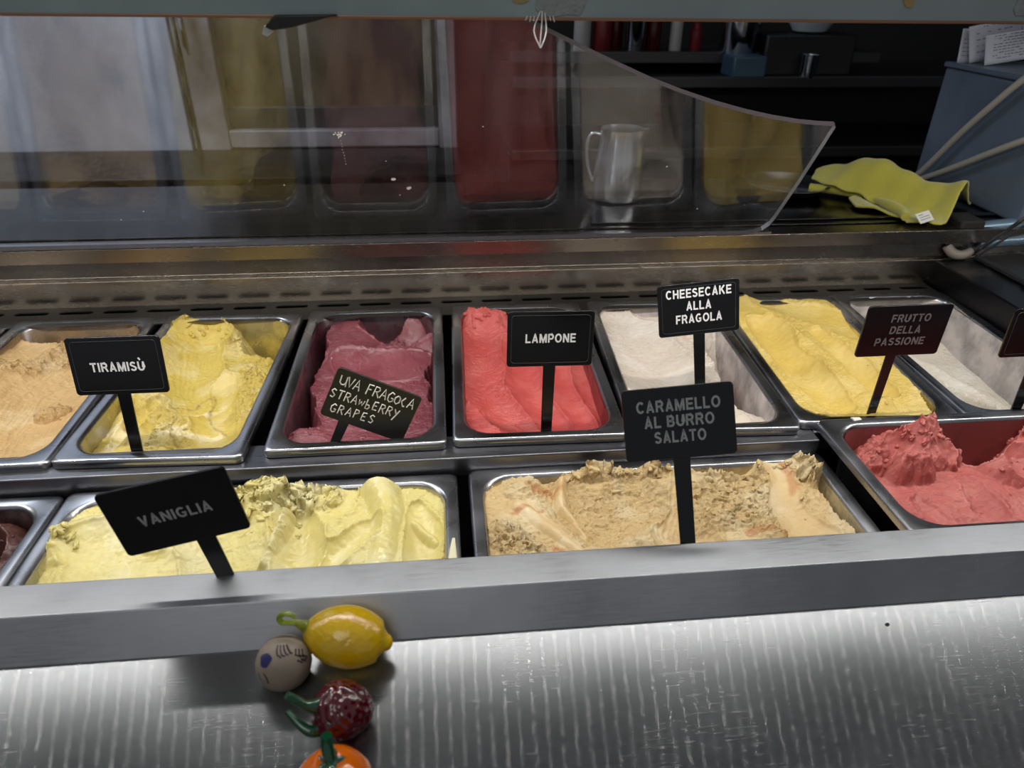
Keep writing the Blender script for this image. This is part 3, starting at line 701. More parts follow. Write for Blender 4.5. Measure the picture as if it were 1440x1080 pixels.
# nearly empty white pan
loc, rot = (.5925, .688, 0), -1.5
place('white', loc, rot, .160, L, 'nearly empty steel pan smeared with white in the rear row corner', ((196, 188, 184), .72))
g = Gel(.160, L, ST, 71); g.base(-.060, .0, .06, .002, 14)
g.r *= .3
g.add([(-.075, .04, -.026), (-.060, -.02, -.030), (-.045, -.13, -.030)], .050, .022, .15)
g.add([(-.040, .03, -.024), (.0, -.03, -.030), (.035, -.075, -.030)], .012, .016, .9, p=1.5)
g.cut([(-.012, .06, -.062), (.03, -.02, -.062), (.06, -.08, -.060)], .030, .012, .02)
g.cut([(-.012, -.03, -.042), (.014, -.075, -.044)], .010, .006, .05)
g.clumps = [(.0, -.035, .016, 16, .003), (.03, -.075, .010, 10, .003)]
finish(g.build('gelato', solid((214, 206, 192), (226, 222, 212), .6, 20), G1, .0045, 90, .0015), loc, rot, 'last slab of off-white gelato left in the smeared rear corner pan')

FW, FL = .337, .165
# chocolate
loc, rot = (-.5035, .4375, -.024), 0
place('choc', loc, rot, FW, FL, 'front row steel pan of dark chocolate gelato at the left edge', ((60, 36, 32), .5))
g = Gel(FW, FL, .0011, 83); g.base(-.050, 0, .0, .004, 20)
g.add([(.105, .055, -.012), (.125, .052, -.006), (.143, .03, -.012), (.146, .0, -.03)], .020, .024, .25)
g.cut([(.118, .030, -.055), (.120, -.01, -.06)], .018, .03, .1)
g.add([(.06, .04, -.02), (.09, .02, -.03)], .03, .02, .8)
g.clumps = [(.13, .045, .008, 8, .003), (.10, .02, .012, 8, .003)]
finish(g.build('gelato', solid((78, 46, 42), (120, 82, 72), .25, 40), G3, .005, 75, .002), loc, rot, 'dark chocolate gelato at the left edge of the front row')
# vanilla
loc, rot = (-.1635, .4375, -.022), 0
place('van', loc, rot, FW, FL, 'front row steel pan of pale yellow gelato behind the VANIGLIA sign', ((228, 216, 150), .35))
g = Gel(FW, FL, ST, 97); g.base(-.010, .0, .05, .004, 16)
g.add([(-.10, .066, .0), (-.03, .070, .004), (.03, .074, .008), (.06, .075, .010)], .026, .020, 1.1)
g.add([(-.15, .03, .002), (-.10, .045, .002)], .035, .02, .15)
g.cut([(-.060, .062, -.010), (-.030, .02, -.024), (-.005, -.04, -.030)], .050, .022, .22, stri=.0006)
g.cut([(.030, .035, -.022), (.036, .0, -.030), (.030, -.06, -.032)], .026, .018, .03)
g.add([(.020, .045, -.004), (.010, .0, -.014)], .007, .012, .5)
g.cut([(.045, .045, -.010), (.085, .055, -.008)], .028, .010, .12)
g.add([(.098, .078, .010), (.108, .04, .004), (.106, .0, -.004), (.090, -.06, -.010)], .017, .014, .0)
g.cut([(.088, .02, -.012), (.060, -.01, -.020)], .012, .006, .02)
g.cut([(.135, .045, -.012), (.140, .01, -.022), (.135, -.04, -.026)], .018, .016, .02)
g.add([(.130, .030, -.008), (.148, .008, -.014)], .0045, .008, .1)
g.add([(-.165, .02, .003), (-.150, .028, .004)], .012, .010, .7)
g.cut([(-.120, .0, -.014), (-.07, -.02, -.020)], .034, .010, .04)
g.roughen([(-.06, .066), (.0, .066), (.05, .066)], .020, 1.7)
g.clumps = [(-.02, .062, .022, 30, .0046), (.03, .066, .014, 16, .0042), (-.152, .030, .006, 12, .0055), (.015, .035, .010, 10, .003)]
finish(g.build('gelato', solid((220, 206, 132), (230, 222, 176), .7, 16), G3, .0058, 68, .0026), loc, rot, 'pale yellow vanilla gelato with a folded smooth ridge at its right')
# caramel
loc, rot = (.1835, .4405, -.022), 0
place('car', loc, rot, FW, FL, 'front row steel pan of beige gelato behind the CARAMELLO sign', ((214, 196, 150), .5))
g = Gel(FW, FL, ST, 101); g.base(-.010, .0, .08, .004, 20)
g.add([(-.125, .060, -.002), (-.095, .062, .002)], .03, .02, .5)
g.add([(-.085, .074, .012), (-.055, .078, .008), (-.020, .082, .014), (.0, .078, .010)], .018, .020, 1.5)
g.add([(.03, .075, .008), (.06, .070, .006)], .022, .018, 1.2)
g.add([(.105, .070, .008), (.135, .070, .006), (.15, .055, .004)], .020, .018, 1.6)
g.cut([(-.122, .085, -.045), (-.100, .078, -.04)], .016, .035, .3)
g.cut([(-.085, .040, -.016), (-.055, .012, -.026), (-.020, .03, -.022)], .036, .018, .55, warp=.7, stri=.0008)
g.add([(-.128, .034, .0), (-.108, .012, -.004), (-.080, -.018, -.010)], .012, .014, .0)
g.add([(-.085, .062, .002), (-.088, .030, -.004), (-.074, .0, -.014)], .007, .014, .05)
g.cut([(.030, .050, -.008), (.008, .0, -.020), (.01, -.05, -.026)], .030, .014, .20, stri=.0014)
g.cut([(.050, .075, -.014), (.085, .066, -.014)], .014, .012, .05)
g.roughen([(.04, .02), (.075, .04), (.09, .0)], .034, 1.0)
g.cut([(.118, .055, -.006), (.112, .02, -.018), (.115, -.03, -.022)], .024, .012, .06)
g.add([(.135, .030, -.006), (.148, .0, -.016)], .012, .012, .15)
g.cut([(.160, .04, -.06), (.163, -.03, -.06), (.16, -.07, -.07)], .012, .055, .2, warp=1.2)
g.roughen([(-.14, .0), (-.12, -.03)], .022, 1.3)
def carcol(s):
    c = solid((212, 184, 132), (226, 208, 168), .7, 22)(s); k = np.zeros_like(s.u)
    for pts, w_ in (([(.128, .066, 0), (.126, .04, 0)], .007), ([(-.135, .024, 0), (-.112, .030, 0)], .004), ([(-.11, .052, 0), (-.085, .050, 0)], .006), ([(-.105, -.012, 0), (-.09, -.02, 0)], .004), ([(.06, -.01, 0), (.09, -.02, 0)], .006)):
        d, t, sd = s._dist(pts, 2); k = np.maximum(k, (1-sst(w_*.2, w_, d)))
    k = k[..., None]*.7
    return c*(1-k)+np.array(lin((190, 128, 74)))*k
g.clumps = [(-.072, .074, .010, 14, .0044), (-.025, .074, .014, 20, .0044), (.04, .066, .018, 16, .004), (.125, .066, .014, 22, .0042), (.07, .02, .024, 24, .003), (-.135, -.01, .010, 14, .003), (.03, .02, .012, 12, .003)]
finish(g.build('gelato', carcol, G1, .0060, 85, .0026), loc, rot, 'rough beige caramel gelato with licks and torn crests')
# red sorbet, sitting proud on the divider bar
loc, rot = (.5220, .4630, .0005), 0
place('red', loc, rot, FW, FL, 'raised front row steel pan of rosy red gelato at the right edge', ((142, 74, 72), .98))
g = Gel(FW, FL, ST, 113); g.base(-.040, .0, .10, .004, 16)
g.add([(-.128, .048, -.024), (-.108, .058, -.010), (-.085, .066, .0), (-.060, .070, .005), (-.046, .066, .003)], .022, .030, .9, warp=1.2, p=1.5)
g.add([(-.142, .045, -.018), (-.150, .0, -.012), (-.150, -.06, -.012)], .014, .03, .15)
g.add([(.032, .074, .004), (.05, .074, .004), (.075, .072, .0)], .020, .026, .8, p=1.5)
g.add([(.004, .035, -.018), (.03, .045, -.012), (.07, .05, -.010)], .03, .03, .2)
g.cut([(-.024, .082, -.085), (-.010, .060, -.070), (.010, .075, -.08)], .026, .050, .3, warp=1.3, lipz=.003)
g.cut([(-.090, .040, -.030), (-.098, .0, -.046), (-.085, -.06, -.05)], .028, .020, .12, stri=.0006)
g.cut([(-.045, .030, -.034), (-.045, -.02, -.048), (-.03, -.06, -.05)], .026, .018, .25)
g.cut([(.015, .025, -.030), (.010, -.03, -.046)], .022, .016, .1)
g.add([(-.100, .038, -.012), (-.080, .034, -.014)], .010, .014, .7)
g.clumps = [(-.075, .066, .016, 14, .0042), (-.115, .045, .010, 6, .004), (-.050, .060, .005, 8, .0036), (.04, .072, .012, 12, .0045), (.0, .03, .02, 10, .003)]
finish(g.build('gelato', solid((186, 98, 92), (202, 124, 114), .6, 24), G2, .0055, 70, .0024), loc, rot, 'rosy red gelato scooped steeply at the right end of the front row')

# melted drips and smears of gelato beside the pans, on the rims
def dab(label, path, rad, m, z=None):
    o = tube('gelato_drip', path, rad, m, res=8, smoothpts=2); o.scale = (1, 1, .35); o.location = (0, 0, path[0][2]*.65)
    tag(o, label, 'drip')
M_melt = mat('melted_gelato', (226, 220, 188), .25)
dab('pale melted drip on the rim between the vanilla and caramel pans', [(-.002, .400, -.0205), (-.0015, .418, -.0205), (-.0005, .432, -.0205)], [.0045, .003, .0012], M_melt)
M_melt2 = mat('melted_white', (222, 218, 210), .3)
dab('white smear on the steel bar right of the CARAMELLO sign', [(.290, .540, -.0085), (.303, .541, -.0085)], [.0045, .003], M_melt2)
dab('white smear on the front rim left of the FRUTTO stake', [(.390, .5425, .0003), (.398, .5430, .0003)], [.0035, .0025], M_melt2)

# ------------------------------------------------------------------ flavour signs
def _arc(cx, cy, rx, ry, a0, a1, n=9): return [(cx+rx*math.cos(R(a0+(a1-a0)*i/(n-1))), cy+ry*math.sin(R(a0+(a1-a0)*i/(n-1)))) for i in range(n)]
_l, _t, _b = .09, .915, .085
FONT = {'T': (.66, [[(0, _t), (.66, _t)], [(.33, 1), (.33, 0)]]), 'I': (.18, [[(_l, 0), (_l, 1)]]),
 'R': (.72, [[(_l, 0), (_l, 1)], [(_l, _t), (.40, _t)]+_arc(.40, .70, .20, .215, 90, -90)+[(_l, .485)], [(.36, .47), (.48, .36), (.64, 0)]]),
 'A': (.74, [[(.09, 0), (.37, .95)], [(.65, 0), (.37, .95)], [(.31, .985), (.43, .985)], [(.18, .28), (.56, .28)]]),
 'M': (.86, [[(_l, 0), (_l, 1)], [(.77, 0), (.77, 1)], [(.12, .98), (.43, .06)], [(.74, .98), (.43, .06)], [(.36, .05), (.50, .05)]]),
 'S': (.66, [_arc(.33, .70, .235, .215, 25, 200, 9)+[(.16, .60), (.33, .52), (.50, .43)]+_arc(.33, .30, .25, .215, 20, -160, 10)]),
 'U': (.72, [[(_l, 1), (_l, .36)]+_arc(.36, .36, .27, .275, 180, 360, 11)+[(.63, .36), (.63, 1)]]),
 'L': (.60, [[(_l, 1), (_l, _b), (.60, _b)]]), 'P': (.66, [[(_l, 0), (_l, 1)], [(_l, _t), (.38, _t)]+_arc(.38, .67, .205, .245, 90, -90)+[(_l, .425)]]),
 'O': (.80, [_arc(.40, .5, .315, .42, 90, 450, 25)]), 'N': (.72, [[(_l, 0), (_l, 1)], [(.63, 0), (.63, 1)], [(.11, .97), (.61, .03)]]),
 'E': (.64, [[(.64, _t), (_l, _t), (_l, _b), (.65, _b)], [(_l, .51), (.59, .51)]]), 'F': (.60, [[(.60, _t), (_l, _t), (_l, 0)], [(_l, .49), (.53, .49)]]),
 'C': (.74, [_arc(.39, .5, .30, .42, 42, 318, 19)]), 'H': (.71, [[(_l, 0), (_l, 1)], [(.62, 0), (.62, 1)], [(_l, .52), (.62, .52)]]),
 'K': (.74, [[(_l, 0), (_l, 1)], [(.64, 1), (.12, .40)], [(.30, .56), (.66, 0)]]), 'G': (.78, [_arc(.40, .5, .31, .42, 50, 325, 19)+[(.66, .24), (.66, .46)], [(.42, .44), (.74, .44)]]),
 'V': (.70, [[(.08, 1), (.35, .05)], [(.62, 1), (.35, .05)], [(.28, .03), (.42, .03)]]), 'B': (.70, [[(_l, 0), (_l, 1)], [(_l, _t), (.38, _t)]+_arc(.38, .715, .18, .20, 90, -90)+[(_l, .515)], [(.38, .515)]+_arc(.38, .30, .22, .215, 90, -90)+[(_l, _b)]]),
 'D': (.74, [[(_l, 0), (_l, 1)], [(_l, _t), (.34, _t)]+_arc(.34, .5, .31, .415, 90, -90, 13)+[(_l, _b)]]), ' ': (.30, [])}
FONT['Ù'] = (.72, FONT['U'][1]+[[(.20, 1.42), (.38, 1.16)]])
def text_mesh(parent, s, width, x, z, cap, m, th=.19):
    """bold sans capitals drawn as mitred ribbons"""
    V, F = [], []; cx = 0
    for ch in s:
        w_, lines = FONT[ch]
        for pl in lines:
            pl = [Vector((p[0], p[1])) for p in pl]; n = len(pl); closed = (pl[0]-pl[-1]).length < 1e-6 and n > 3
            if closed: pl = pl[:-1]; n -= 1
            i0 = len(V)
            for i in range(n):
                a = pl[i-1] if (i or closed) else None; c = pl[(i+1) % n] if (i < n-1 or closed) else None
                d1 = (pl[i]-a).normalized() if a is not None else (c-pl[i]).normalized()
                d2 = (c-pl[i]).normalized() if c is not None else d1
                t = (d1+d2).normalized(); nn = Vector((-t.y, t.x)); k = th/2/max(.5, nn.dot(Vector((-d1.y, d1.x))))
                for sg_ in (1, -1): V.append((cx+pl[i].x+nn.x*k*sg_, pl[i].y+nn.y*k*sg_))
            for i in range(n if closed else n-1):
                j = (i+1) % n; F.append((i0+2*i, i0+2*i+1, i0+2*j+1, i0+2*j))
        cx += w_+(.15 if ch != ' ' else .1)
    tot = cx-.15; k = width/tot
    o = mesh('lettering', [((a-tot/2)*k, 0, b*cap) for a, b in V], F, m, parent, smooth=False)
    o.location = (x, -.00125, z); return o
def sign(label, loc, ypr, lines, stake, border=True, textmat=None, dx=0, z0=None, pitch_=.0125, cap=.0085, sw=.0115):
    t = empty('flavor_sign', loc, (R(ypr[1]), R(ypr[2]), 0)); t.rotation_mode = 'QUATERNION'
    t.rotation_quaternion = (Matrix.Rotation(R(ypr[0]), 3, 'Z') @ Matrix.Rotation(R(ypr[1]), 3, 'X') @ Matrix.Rotation(R(ypr[2]), 3, 'Y')).to_quaternion()
    tag(t, label, 'sign', 'black flavour signs on stakes')
    prism('plate', rrect(.040, .0265, .0032, 5), .0022, M_black, t, b=.0004)
    if border:
        pts = [(x, -.0013, z) for x, z in rrect(.0362, .0228, .003, 4)]
        tube('border_line', pts, .00022, M_bline, t, res=5, closed=True)
    a, b = stake
    prism('stake', [(dx-sw/2, -.0255), (dx-sw/2*.9, -.0265-stake[0]), (dx-sw*.2, -.0265-stake[0]-.010), (dx+sw*.2, -.0265-stake[0]-.010), (dx+sw/2*.9, -.0265-stake[0]), (dx+sw/2, -.0255)], .0020, M_black, t, b=.0004)
    n = len(lines); zc = z0 if z0 is not None else 0
    for i, (s, w_) in enumerate(lines):
        xo = 0
        if isinstance(w_, tuple): w_, xo = w_
        text_mesh(t, s, w_, xo, zc+((n-1)/2-i)*pitch_-cap/2, cap, textmat or M_white)
    return t
M_bline = mat('engraved_line', (58, 58, 62), .4)
sign('black sign reading TIRAMISÙ standing in the yellow gelato on the left', (-.2874, .5765, .0709), (-1.9, -9.7, -.9), [('TIRAMISÙ', .046)], (.060, 0), z0=-.0008)
sign('black sign reading LAMPONE standing in the coral red gelato', (.095, .575, .0829), (1.4, -7.5, 1.7), [('LAMPONE', .0465)], (.072, 0), z0=.001)
sign('black sign reading CHEESECAKE ALLA FRAGOLA standing in the white gelato', (.2495, .6223, .0869), (-5, -10.2, -6.7), [('CHEESECAKE', .064), ('ALLA', .0245), ('FRAGOLA', .0455)], (.090, 0), z0=.0035, pitch_=.0130, cap=.0088)
sign('large near sign reading CARAMELLO AL BURRO SALATO in the front row', (.1653, .4153, .0934), (-8.8, -23.5, -7.5), [('CARAMELLO', .060), ('AL BURRO', .050), ('SALATO', .037)], (.080, 0), border=False, textmat=M_white_dim, z0=.0015, pitch_=.0115, cap=.0085, sw=.0122)
sign('tilted near sign reading VANIGLIA standing in the pale yellow gelato', (-.1776, .3711, .0723), (5.7, .5, -8.8), [('VANIGLIA', .0455)], (.052, 0), border=False, textmat=M_white_dim, z0=-.0005, cap=.0082, sw=.0125, dx=.010)
sign('dark sign reading FRUTTO DELLA PASSIONE standing in the bright yellow gelato', (.4208, .5529, .0899), (-1.2, 3, -1), [('FRUTTO', (.037, .003)), ('DELLA', (.0295, .001)), ('PASSIONE', (.0475, -.001))], (.078, 0), border=False, textmat=M_white_dim, z0=.0015, pitch_=.0122, cap=.0080, sw=.0095, dx=-.004)
sign('black sign cut off by the right edge of the photo', (.5750, .5600, .0795), (-4, 2, -3), [], (.070, 0))
# hand lettered sign
hs_ = empty('flavor_sign', (-.0711, .5632, .0268)); hs_.rotation_mode = 'QUATERNION'
hs_.rotation_quaternion = (Matrix.Rotation(R(-1.1), 3, 'Z') @ Matrix.Rotation(R(-3.1), 3, 'X') @ Matrix.Rotation(R(25.3), 3, 'Y')).to_quaternion()
tag(hs_, 'leaning small sign hand lettered in white chalk pen, reading UVA FRAGOLA STRAWBERRY GRAPES', 'sign', 'black flavour signs on stakes')
M_slate = mat('chalkboard_black', (24, 23, 20), .45)
prism('plate', rrect(.040, .0262, .0035, 5), .0022, M_slate, hs_, b=.0004)
prism('stake', [(-.022, -.0258), (-.021, -.060), (-.017, -.068), (-.013, -.060), (-.012, -.0258)], .002, M_slate, hs_, b=.0004)
GL = {'U': [[(0, 1), (.05, .3), (.25, .1), (.5, .15), (.62, .4), (.6, 1)], [(.6, .5), (.68, 0)]], 'V': [[(0, 1), (.32, 0), (.62, 1)]], 'A': [[(0, 0), (.3, 1), (.58, 0)], [(.1, .35), (.52, .35)]],
      'F': [[(.05, 0), (.08, 1), (.55, 1.02)], [(.07, .55), (.42, .56)]], 'R': [[(.03, 0), (.06, 1), (.4, .98), (.52, .76), (.35, .54), (.08, .5)], [(.25, .5), (.58, 0)]],
      'G': [[(.55, .88), (.3, 1), (.05, .65), (.08, .2), (.32, 0), (.56, .15), (.58, .42), (.35, .42)]], 'O': [[(.3, .85), (.05, .6), (.05, .2), (.3, 0), (.55, .25), (.52, .65), (.3, .85)]],
      'L': [[(.3, .9), (.02, .45), (.28, 0), (.45, .05)]], 'S': [[(.5, .88), (.25, 1), (.05, .75), (.25, .55), (.5, .35), (.35, .03), (.02, .12)]], 'T': [[(0, .95), (.62, 1)], [(.32, .98), (.28, 0)]],
      'W': [[(0, .7), (.1, .05), (.28, .5), (.45, .05), (.62, .7)]], 'b': [[(.05, 1.1), (.05, 0), (.35, -.02), (.48, .22), (.35, .45), (.06, .42)]], 'E': [[(.5, .98), (.08, .92), (.05, .5), (.05, .03), (.52, .05)], [(.07, .5), (.42, .52)]],
      'Y': [[(0, 1), (.28, .5)], [(.58, 1), (.1, -.35)]], 'P': [[(.05, 0), (.06, 1), (.42, .95), (.5, .7), (.1, .46)]]}
def hand(s, x, z, h, adv, slope=0):
    cu = bpy.data.curves.new('lettering', 'CURVE'); cu.dimensions = '3D'; cu.bevel_depth = .00068; cu.bevel_resolution = 1; cu.resolution_u = 3
    rg = random.Random(s)
    for i, ch in enumerate(s):
        if ch != ' ':
            jz = rg.uniform(-.05, .05)*h
            for st in GL[ch]:
                sp = cu.splines.new('POLY'); sp.points.add(len(st)-1)
                for k, (a, b) in enumerate(st): sp.points[k].co = (x+a*h*.9, -.0012, z+b*h+jz+slope*(x), 1)
        x += adv*(1 if ch != ' ' else .8)
    tmp = bpy.data.objects.new('tmp', cu); COL.objects.link(tmp); bpy.context.view_layer.update()
    me = bpy.data.meshes.new_from_object(tmp.evaluated_get(bpy.context.evaluated_depsgraph_get())); bpy.data.objects.remove(tmp)
    me.materials.clear(); link('lettering', me, M_hand, hs_)
M_hand = mat('chalk_pen', (214, 210, 200), .7)
hand('UVA FRAGOLA', -.0345, .0105, .0105, .0066, .02)
hand('STRAWbERRY', -.0380, -.0035, .0092, .0066, .03)
hand('GRAPES', -.0330, -.0172, .0090, .0072, .06)

# ------------------------------------------------------------------ glass fruit charms on the ledge
ZS = -.0120
ZT = lambda y: -.0121-(.3285-y)*.075
M_lemon = mat('yellow_glass', (236, 196, 20), .12, Transmission_Weight=.35, Subsurface_Weight=.35, Coat_Weight=.6)
P(M_lemon, 'Subsurface Radius').default_value = (.02, .014, .002); bump(M_lemon, noise(M_lemon, 260, 3), .5, .0016)
lemon = empty('glass_lemon', (-.0712, .3180, ZT(.318)+.0196), (R(8), R(12), R(-6))); tag(lemon, 'yellow glass lemon charm with a green curled hook, uppermost on the ledge', 'charm', 'glass fruit charms on the ledge')
prof = []
for i in range(41):
    t = i/40; x = -.0275+.0575*t; a = math.pi*t
    r_ = .0192*max(0, math.sin(a))**.52
    if t > .86: r_ = .0192*math.sin(math.pi*min(t, .995)*.985+.02)**.8*(1-(t-.86)*2.2)
    if t > .90: r_ = max(r_, .0052*math.sqrt(max(0, 1-((t-.93)/.07)**2)))
    if t < .06: r_ = max(r_, .004*math.sqrt(t/.06))
    prof.append((max(r_, .0001), x))
lb = lathe('lemon_body', prof, M_lemon, lemon, 48, cap=True); lb.rotation_euler = (0, R(90), 0)
lb.scale = (1.0, 1.02, 1)
M_hook = mat('pale_green_glass', (176, 196, 60), .08, Transmission_Weight=.7, Coat_Weight=.5)
tube('hook', [(-.024, 0, .003), (-.031, -.002, .010), (-.034, -.002, .0095), (-.0405, -.002, .007), (-.0425, -.002, .0125), (-.0395, -.002, .0180), (-.0345, -.002, .0185), (-.0325, -.002, .0160)], [.0046, .0022, .0017, .0018, .0018, .0017, .0016, .0012], M_hook, lemon, res=12, smoothpts=3)
M_bead = mat('stoneware', (128, 116, 102), .6); bump(M_bead, noise(M_bead, 90, 3), .2, .001)
bead = empty('ceramic_bead', (-.1085, .3050, ZT(.305)+.0160), (R(-28), R(8), R(10))); tag(bead, 'grey ceramic bead with blue painted marks left of the lemon', 'bead')
bpf = [(.0005, -.0160)]+[(.0169*math.sin(math.pi*i/24)**.85, -.0162*math.cos(math.pi*i/24)) for i in range(1, 24)]+[(.0005, .0160)]
lathe('bead_body', bpf, M_bead, bead, 40, cap=True)
M_ink = mat('blue_glaze', (38, 40, 84), .3); M_ink2 = mat('brown_glaze', (48, 34, 40), .35)
def onb(az, el, k=1.0):
    az, el = R(az), R(el); rxy = .0169*max(0, math.cos(el))**.85
    return (rxy*math.sin(az)*k, -rxy*math.cos(az)*k, .0162*math.sin(el)*k)
def mark(pts, m, w_=.00055): tube('painted_mark', [onb(a, e, 1.0) for a, e in pts], w_, m, bead, res=5)
for i in range(4): mark([(-22+i*11, 62), (-20+i*11, 50), (-16+i*11, 40), (-6+i*9, 34+i*2)], M_ink2)
for i in range(3): mark([(34+i*9, 46-i*3), (28+i*9, 34-i*3), (40+i*9, 26-i*3)], M_ink2)
for i in range(2): mark([(30+i*9, 22), (40+i*9, 14), (50+i*7, 20)], M_ink2)
mark([(-44, 0), (-36, -10), (-34, -22)], M_ink2); mark([(-52, -14), (-40, -22)], M_ink2); mark([(-60, -4), (-54, -16)], M_ink)
Vb, Fb = [onb(-44, 26, 1.012)], []
for i in range(16):
    a = 2*math.pi*i/16; Vb.append(onb(-44+16*math.cos(a)*(1+.2*math.sin(3*a)), 26+15*math.sin(a), 1.012))
for i in range(16): Fb.append((0, 1+i, 1+(i+1) % 16))
mesh('painted_patch', Vb, Fb, M_ink, bead)
M_rasp = mat('dark_red_glass', (96, 6, 24), .08, Transmission_Weight=.45, Coat_Weight=.7)
rasp = empty('glass_raspberry', (-.0692, .2710, ZT(.271)+.0155), (R(0), R(18), R(8))); tag(rasp, 'dark red knobbly glass raspberry charm with green stems, in the middle of the ledge charms', 'charm', 'glass fruit charms on the ledge')
bm = bmesh.new(); bmesh.ops.create_icosphere(bm, subdivisions=5, radius=1)
cen = []
for i in range(90):
    zz = 1-2*(i+.5)/90; a = i*2.39996; q = math.sqrt(1-zz*zz); cen.append(Vector((q*math.cos(a), q*math.sin(a), zz)))
for v in bm.verts:
    n = v.co.normalized(); d = min((n-c).length for c in cen); b = math.sqrt(max(0, 1-(d/.26)**2))
    r_ = .0146+.0026*b; x = n.x
    v.co = Vector((n.x*r_*(1.06), n.y*r_*(1-.10*x), n.z*r_*(1-.12*x)))
me = bpy.data.meshes.new('berry_body'); bm.to_mesh(me); bm.free(); me.shade_smooth(); link('berry_body', me, M_rasp, rasp)
M_stem = mat('green_glass', (14, 84, 50), .1, Transmission_Weight=.4, Coat_Weight=.6)
tube('stem', [(-.013, 0, .004), (-.021, -.002, .005), (-.028, -.001, .009), (-.034, 0, .0125)], [.005, .0032, .0027, .0022], M_stem, rasp, res=12, smoothpts=2)
tube('stem', [(-.010, -.006, -.006), (-.016, -.010, -.007), (-.023, -.006, -.006), (-.031, .002, -.004)], [.0045, .0034, .0026, .0018], M_stem, rasp, res=12, smoothpts=2)
for a in (-50, 20, 90, 160, 230):
    an = R(a); tube('leaf', [(-.0135, .002*math.cos(an), .002*math.sin(an)), (-.0125, .010*math.cos(an), .010*math.sin(an)), (-.0075, .0145*math.cos(an), .0145*math.sin(an))], [.0028, .0026, .0010], M_stem, rasp, res=8, smoothpts=1)
M_or = mat('orange_glass', (240, 116, 6), .10, Transmission_Weight=.25, Subsurface_Weight=.3, Coat_Weight=.6)
orn = empty('glass_orange', (-.0695, .2260, ZT(.2260)+.0175), (R(-12), 0, 0)); tag(orn, 'orange glass fruit charm with a dark green stem, cut by the bottom edge', 'charm', 'glass fruit charms on the ledge')
pf = []
for i in range(31):
    t = i/30; th = math.pi*t; r_ = .0215*math.sin(th)**.9; z = -.0195*math.cos(th)
    if t > .85: z -= .004*((t-.85)/.15)**2
    pf.append((max(r_, .0002), z))
ob = lathe('orange_body', pf, M_or, orn, 48, cap=True)
for v in ob.data.vertices:
    a = math.atan2(v.co.y, v.co.x); q = math.hypot(v.co.x, v.co.y)/.0215; k = 1-.05*abs(math.cos(a*2.5+.6))**.5*q*(1 if v.co.z > 0 else .4)
    v.co.x *= k; v.co.y *= k
tube('stem', [(0, .001, .012), (-.001, .002, .019), (-.002, .004, .026), (-.0015, .004, .031)], [.005, .0036, .0034, .0030], M_stem, orn, res=12, smoothpts=2)
for a in (10, 80, 150, 220, 290):
    an = R(a); tube('leaf', [(0, 0, .0155), (.006*math.cos(an), .006*math.sin(an), .0165), (.013*math.cos(an), .013*math.sin(an), .0135)], [.003, .0028, .001], M_stem, orn, res=8, smoothpts=1)
hole = tube('fixing_hole', [(.2945, .3115, -.0130), (.2970, .3125, -.0130)], .0011, M_dark, case, res=8); hole.scale.z = .3; hole.location.z = -.0130*.7

# ------------------------------------------------------------------ things on the rear worktop
ZW = .0793
M_jug = steel('jug_steel', (198, 199, 204), .22, .04)
jug = empty('milk_jug', (.262, 1.035, ZW), (0, 0, R(-10))); tag(jug, 'small stainless steel milk jug standing behind the acrylic shield', 'jug')
jb = lathe('jug_body', [(.001, .001), (.034, .001), (.037, .003), (.0375, .008), (.0372, .03), (.034, .062), (.0305, .085), (.0315, .100), (.0305, .100), (.0295, .085), (.033, .062), (.036, .03), (.035, .006), (.001, .004)], M_jug, jug, 48)
for v in jb.data.vertices:
    a = math.atan2(v.co.y, v.co.x)
    if v.co.z > .078: k = (v.co.z-.078)/.022; e = math.exp(-((a+.35)/.35)**2)*k; v.co.x += .011*e*math.cos(-.35); v.co.y += .011*e*math.sin(-.35); v.co.z += .004*e
tube('handle', [(-.029, .004, .090), (-.044, .008, .092), (-.050, .010, .070), (-.046, .009, .040), (-.037, .006, .022)], [.0028, .0032, .0032, .003, .0026], M_jug, jug, smoothpts=2)
dish = lathe('steel_dish', [(.001, .0), (.045, .0), (.052, .004), (.060, .012), (.064, .0125), (.064, .0135), (.059, .0135), (.050, .0055), (.044, .0015), (.001, .0015)], M_jug, seg=48)
dish.location = (.535, 1.06, ZW+.0005); tag(dish, 'shallow round steel dish partly under the yellow cloth', 'dish')
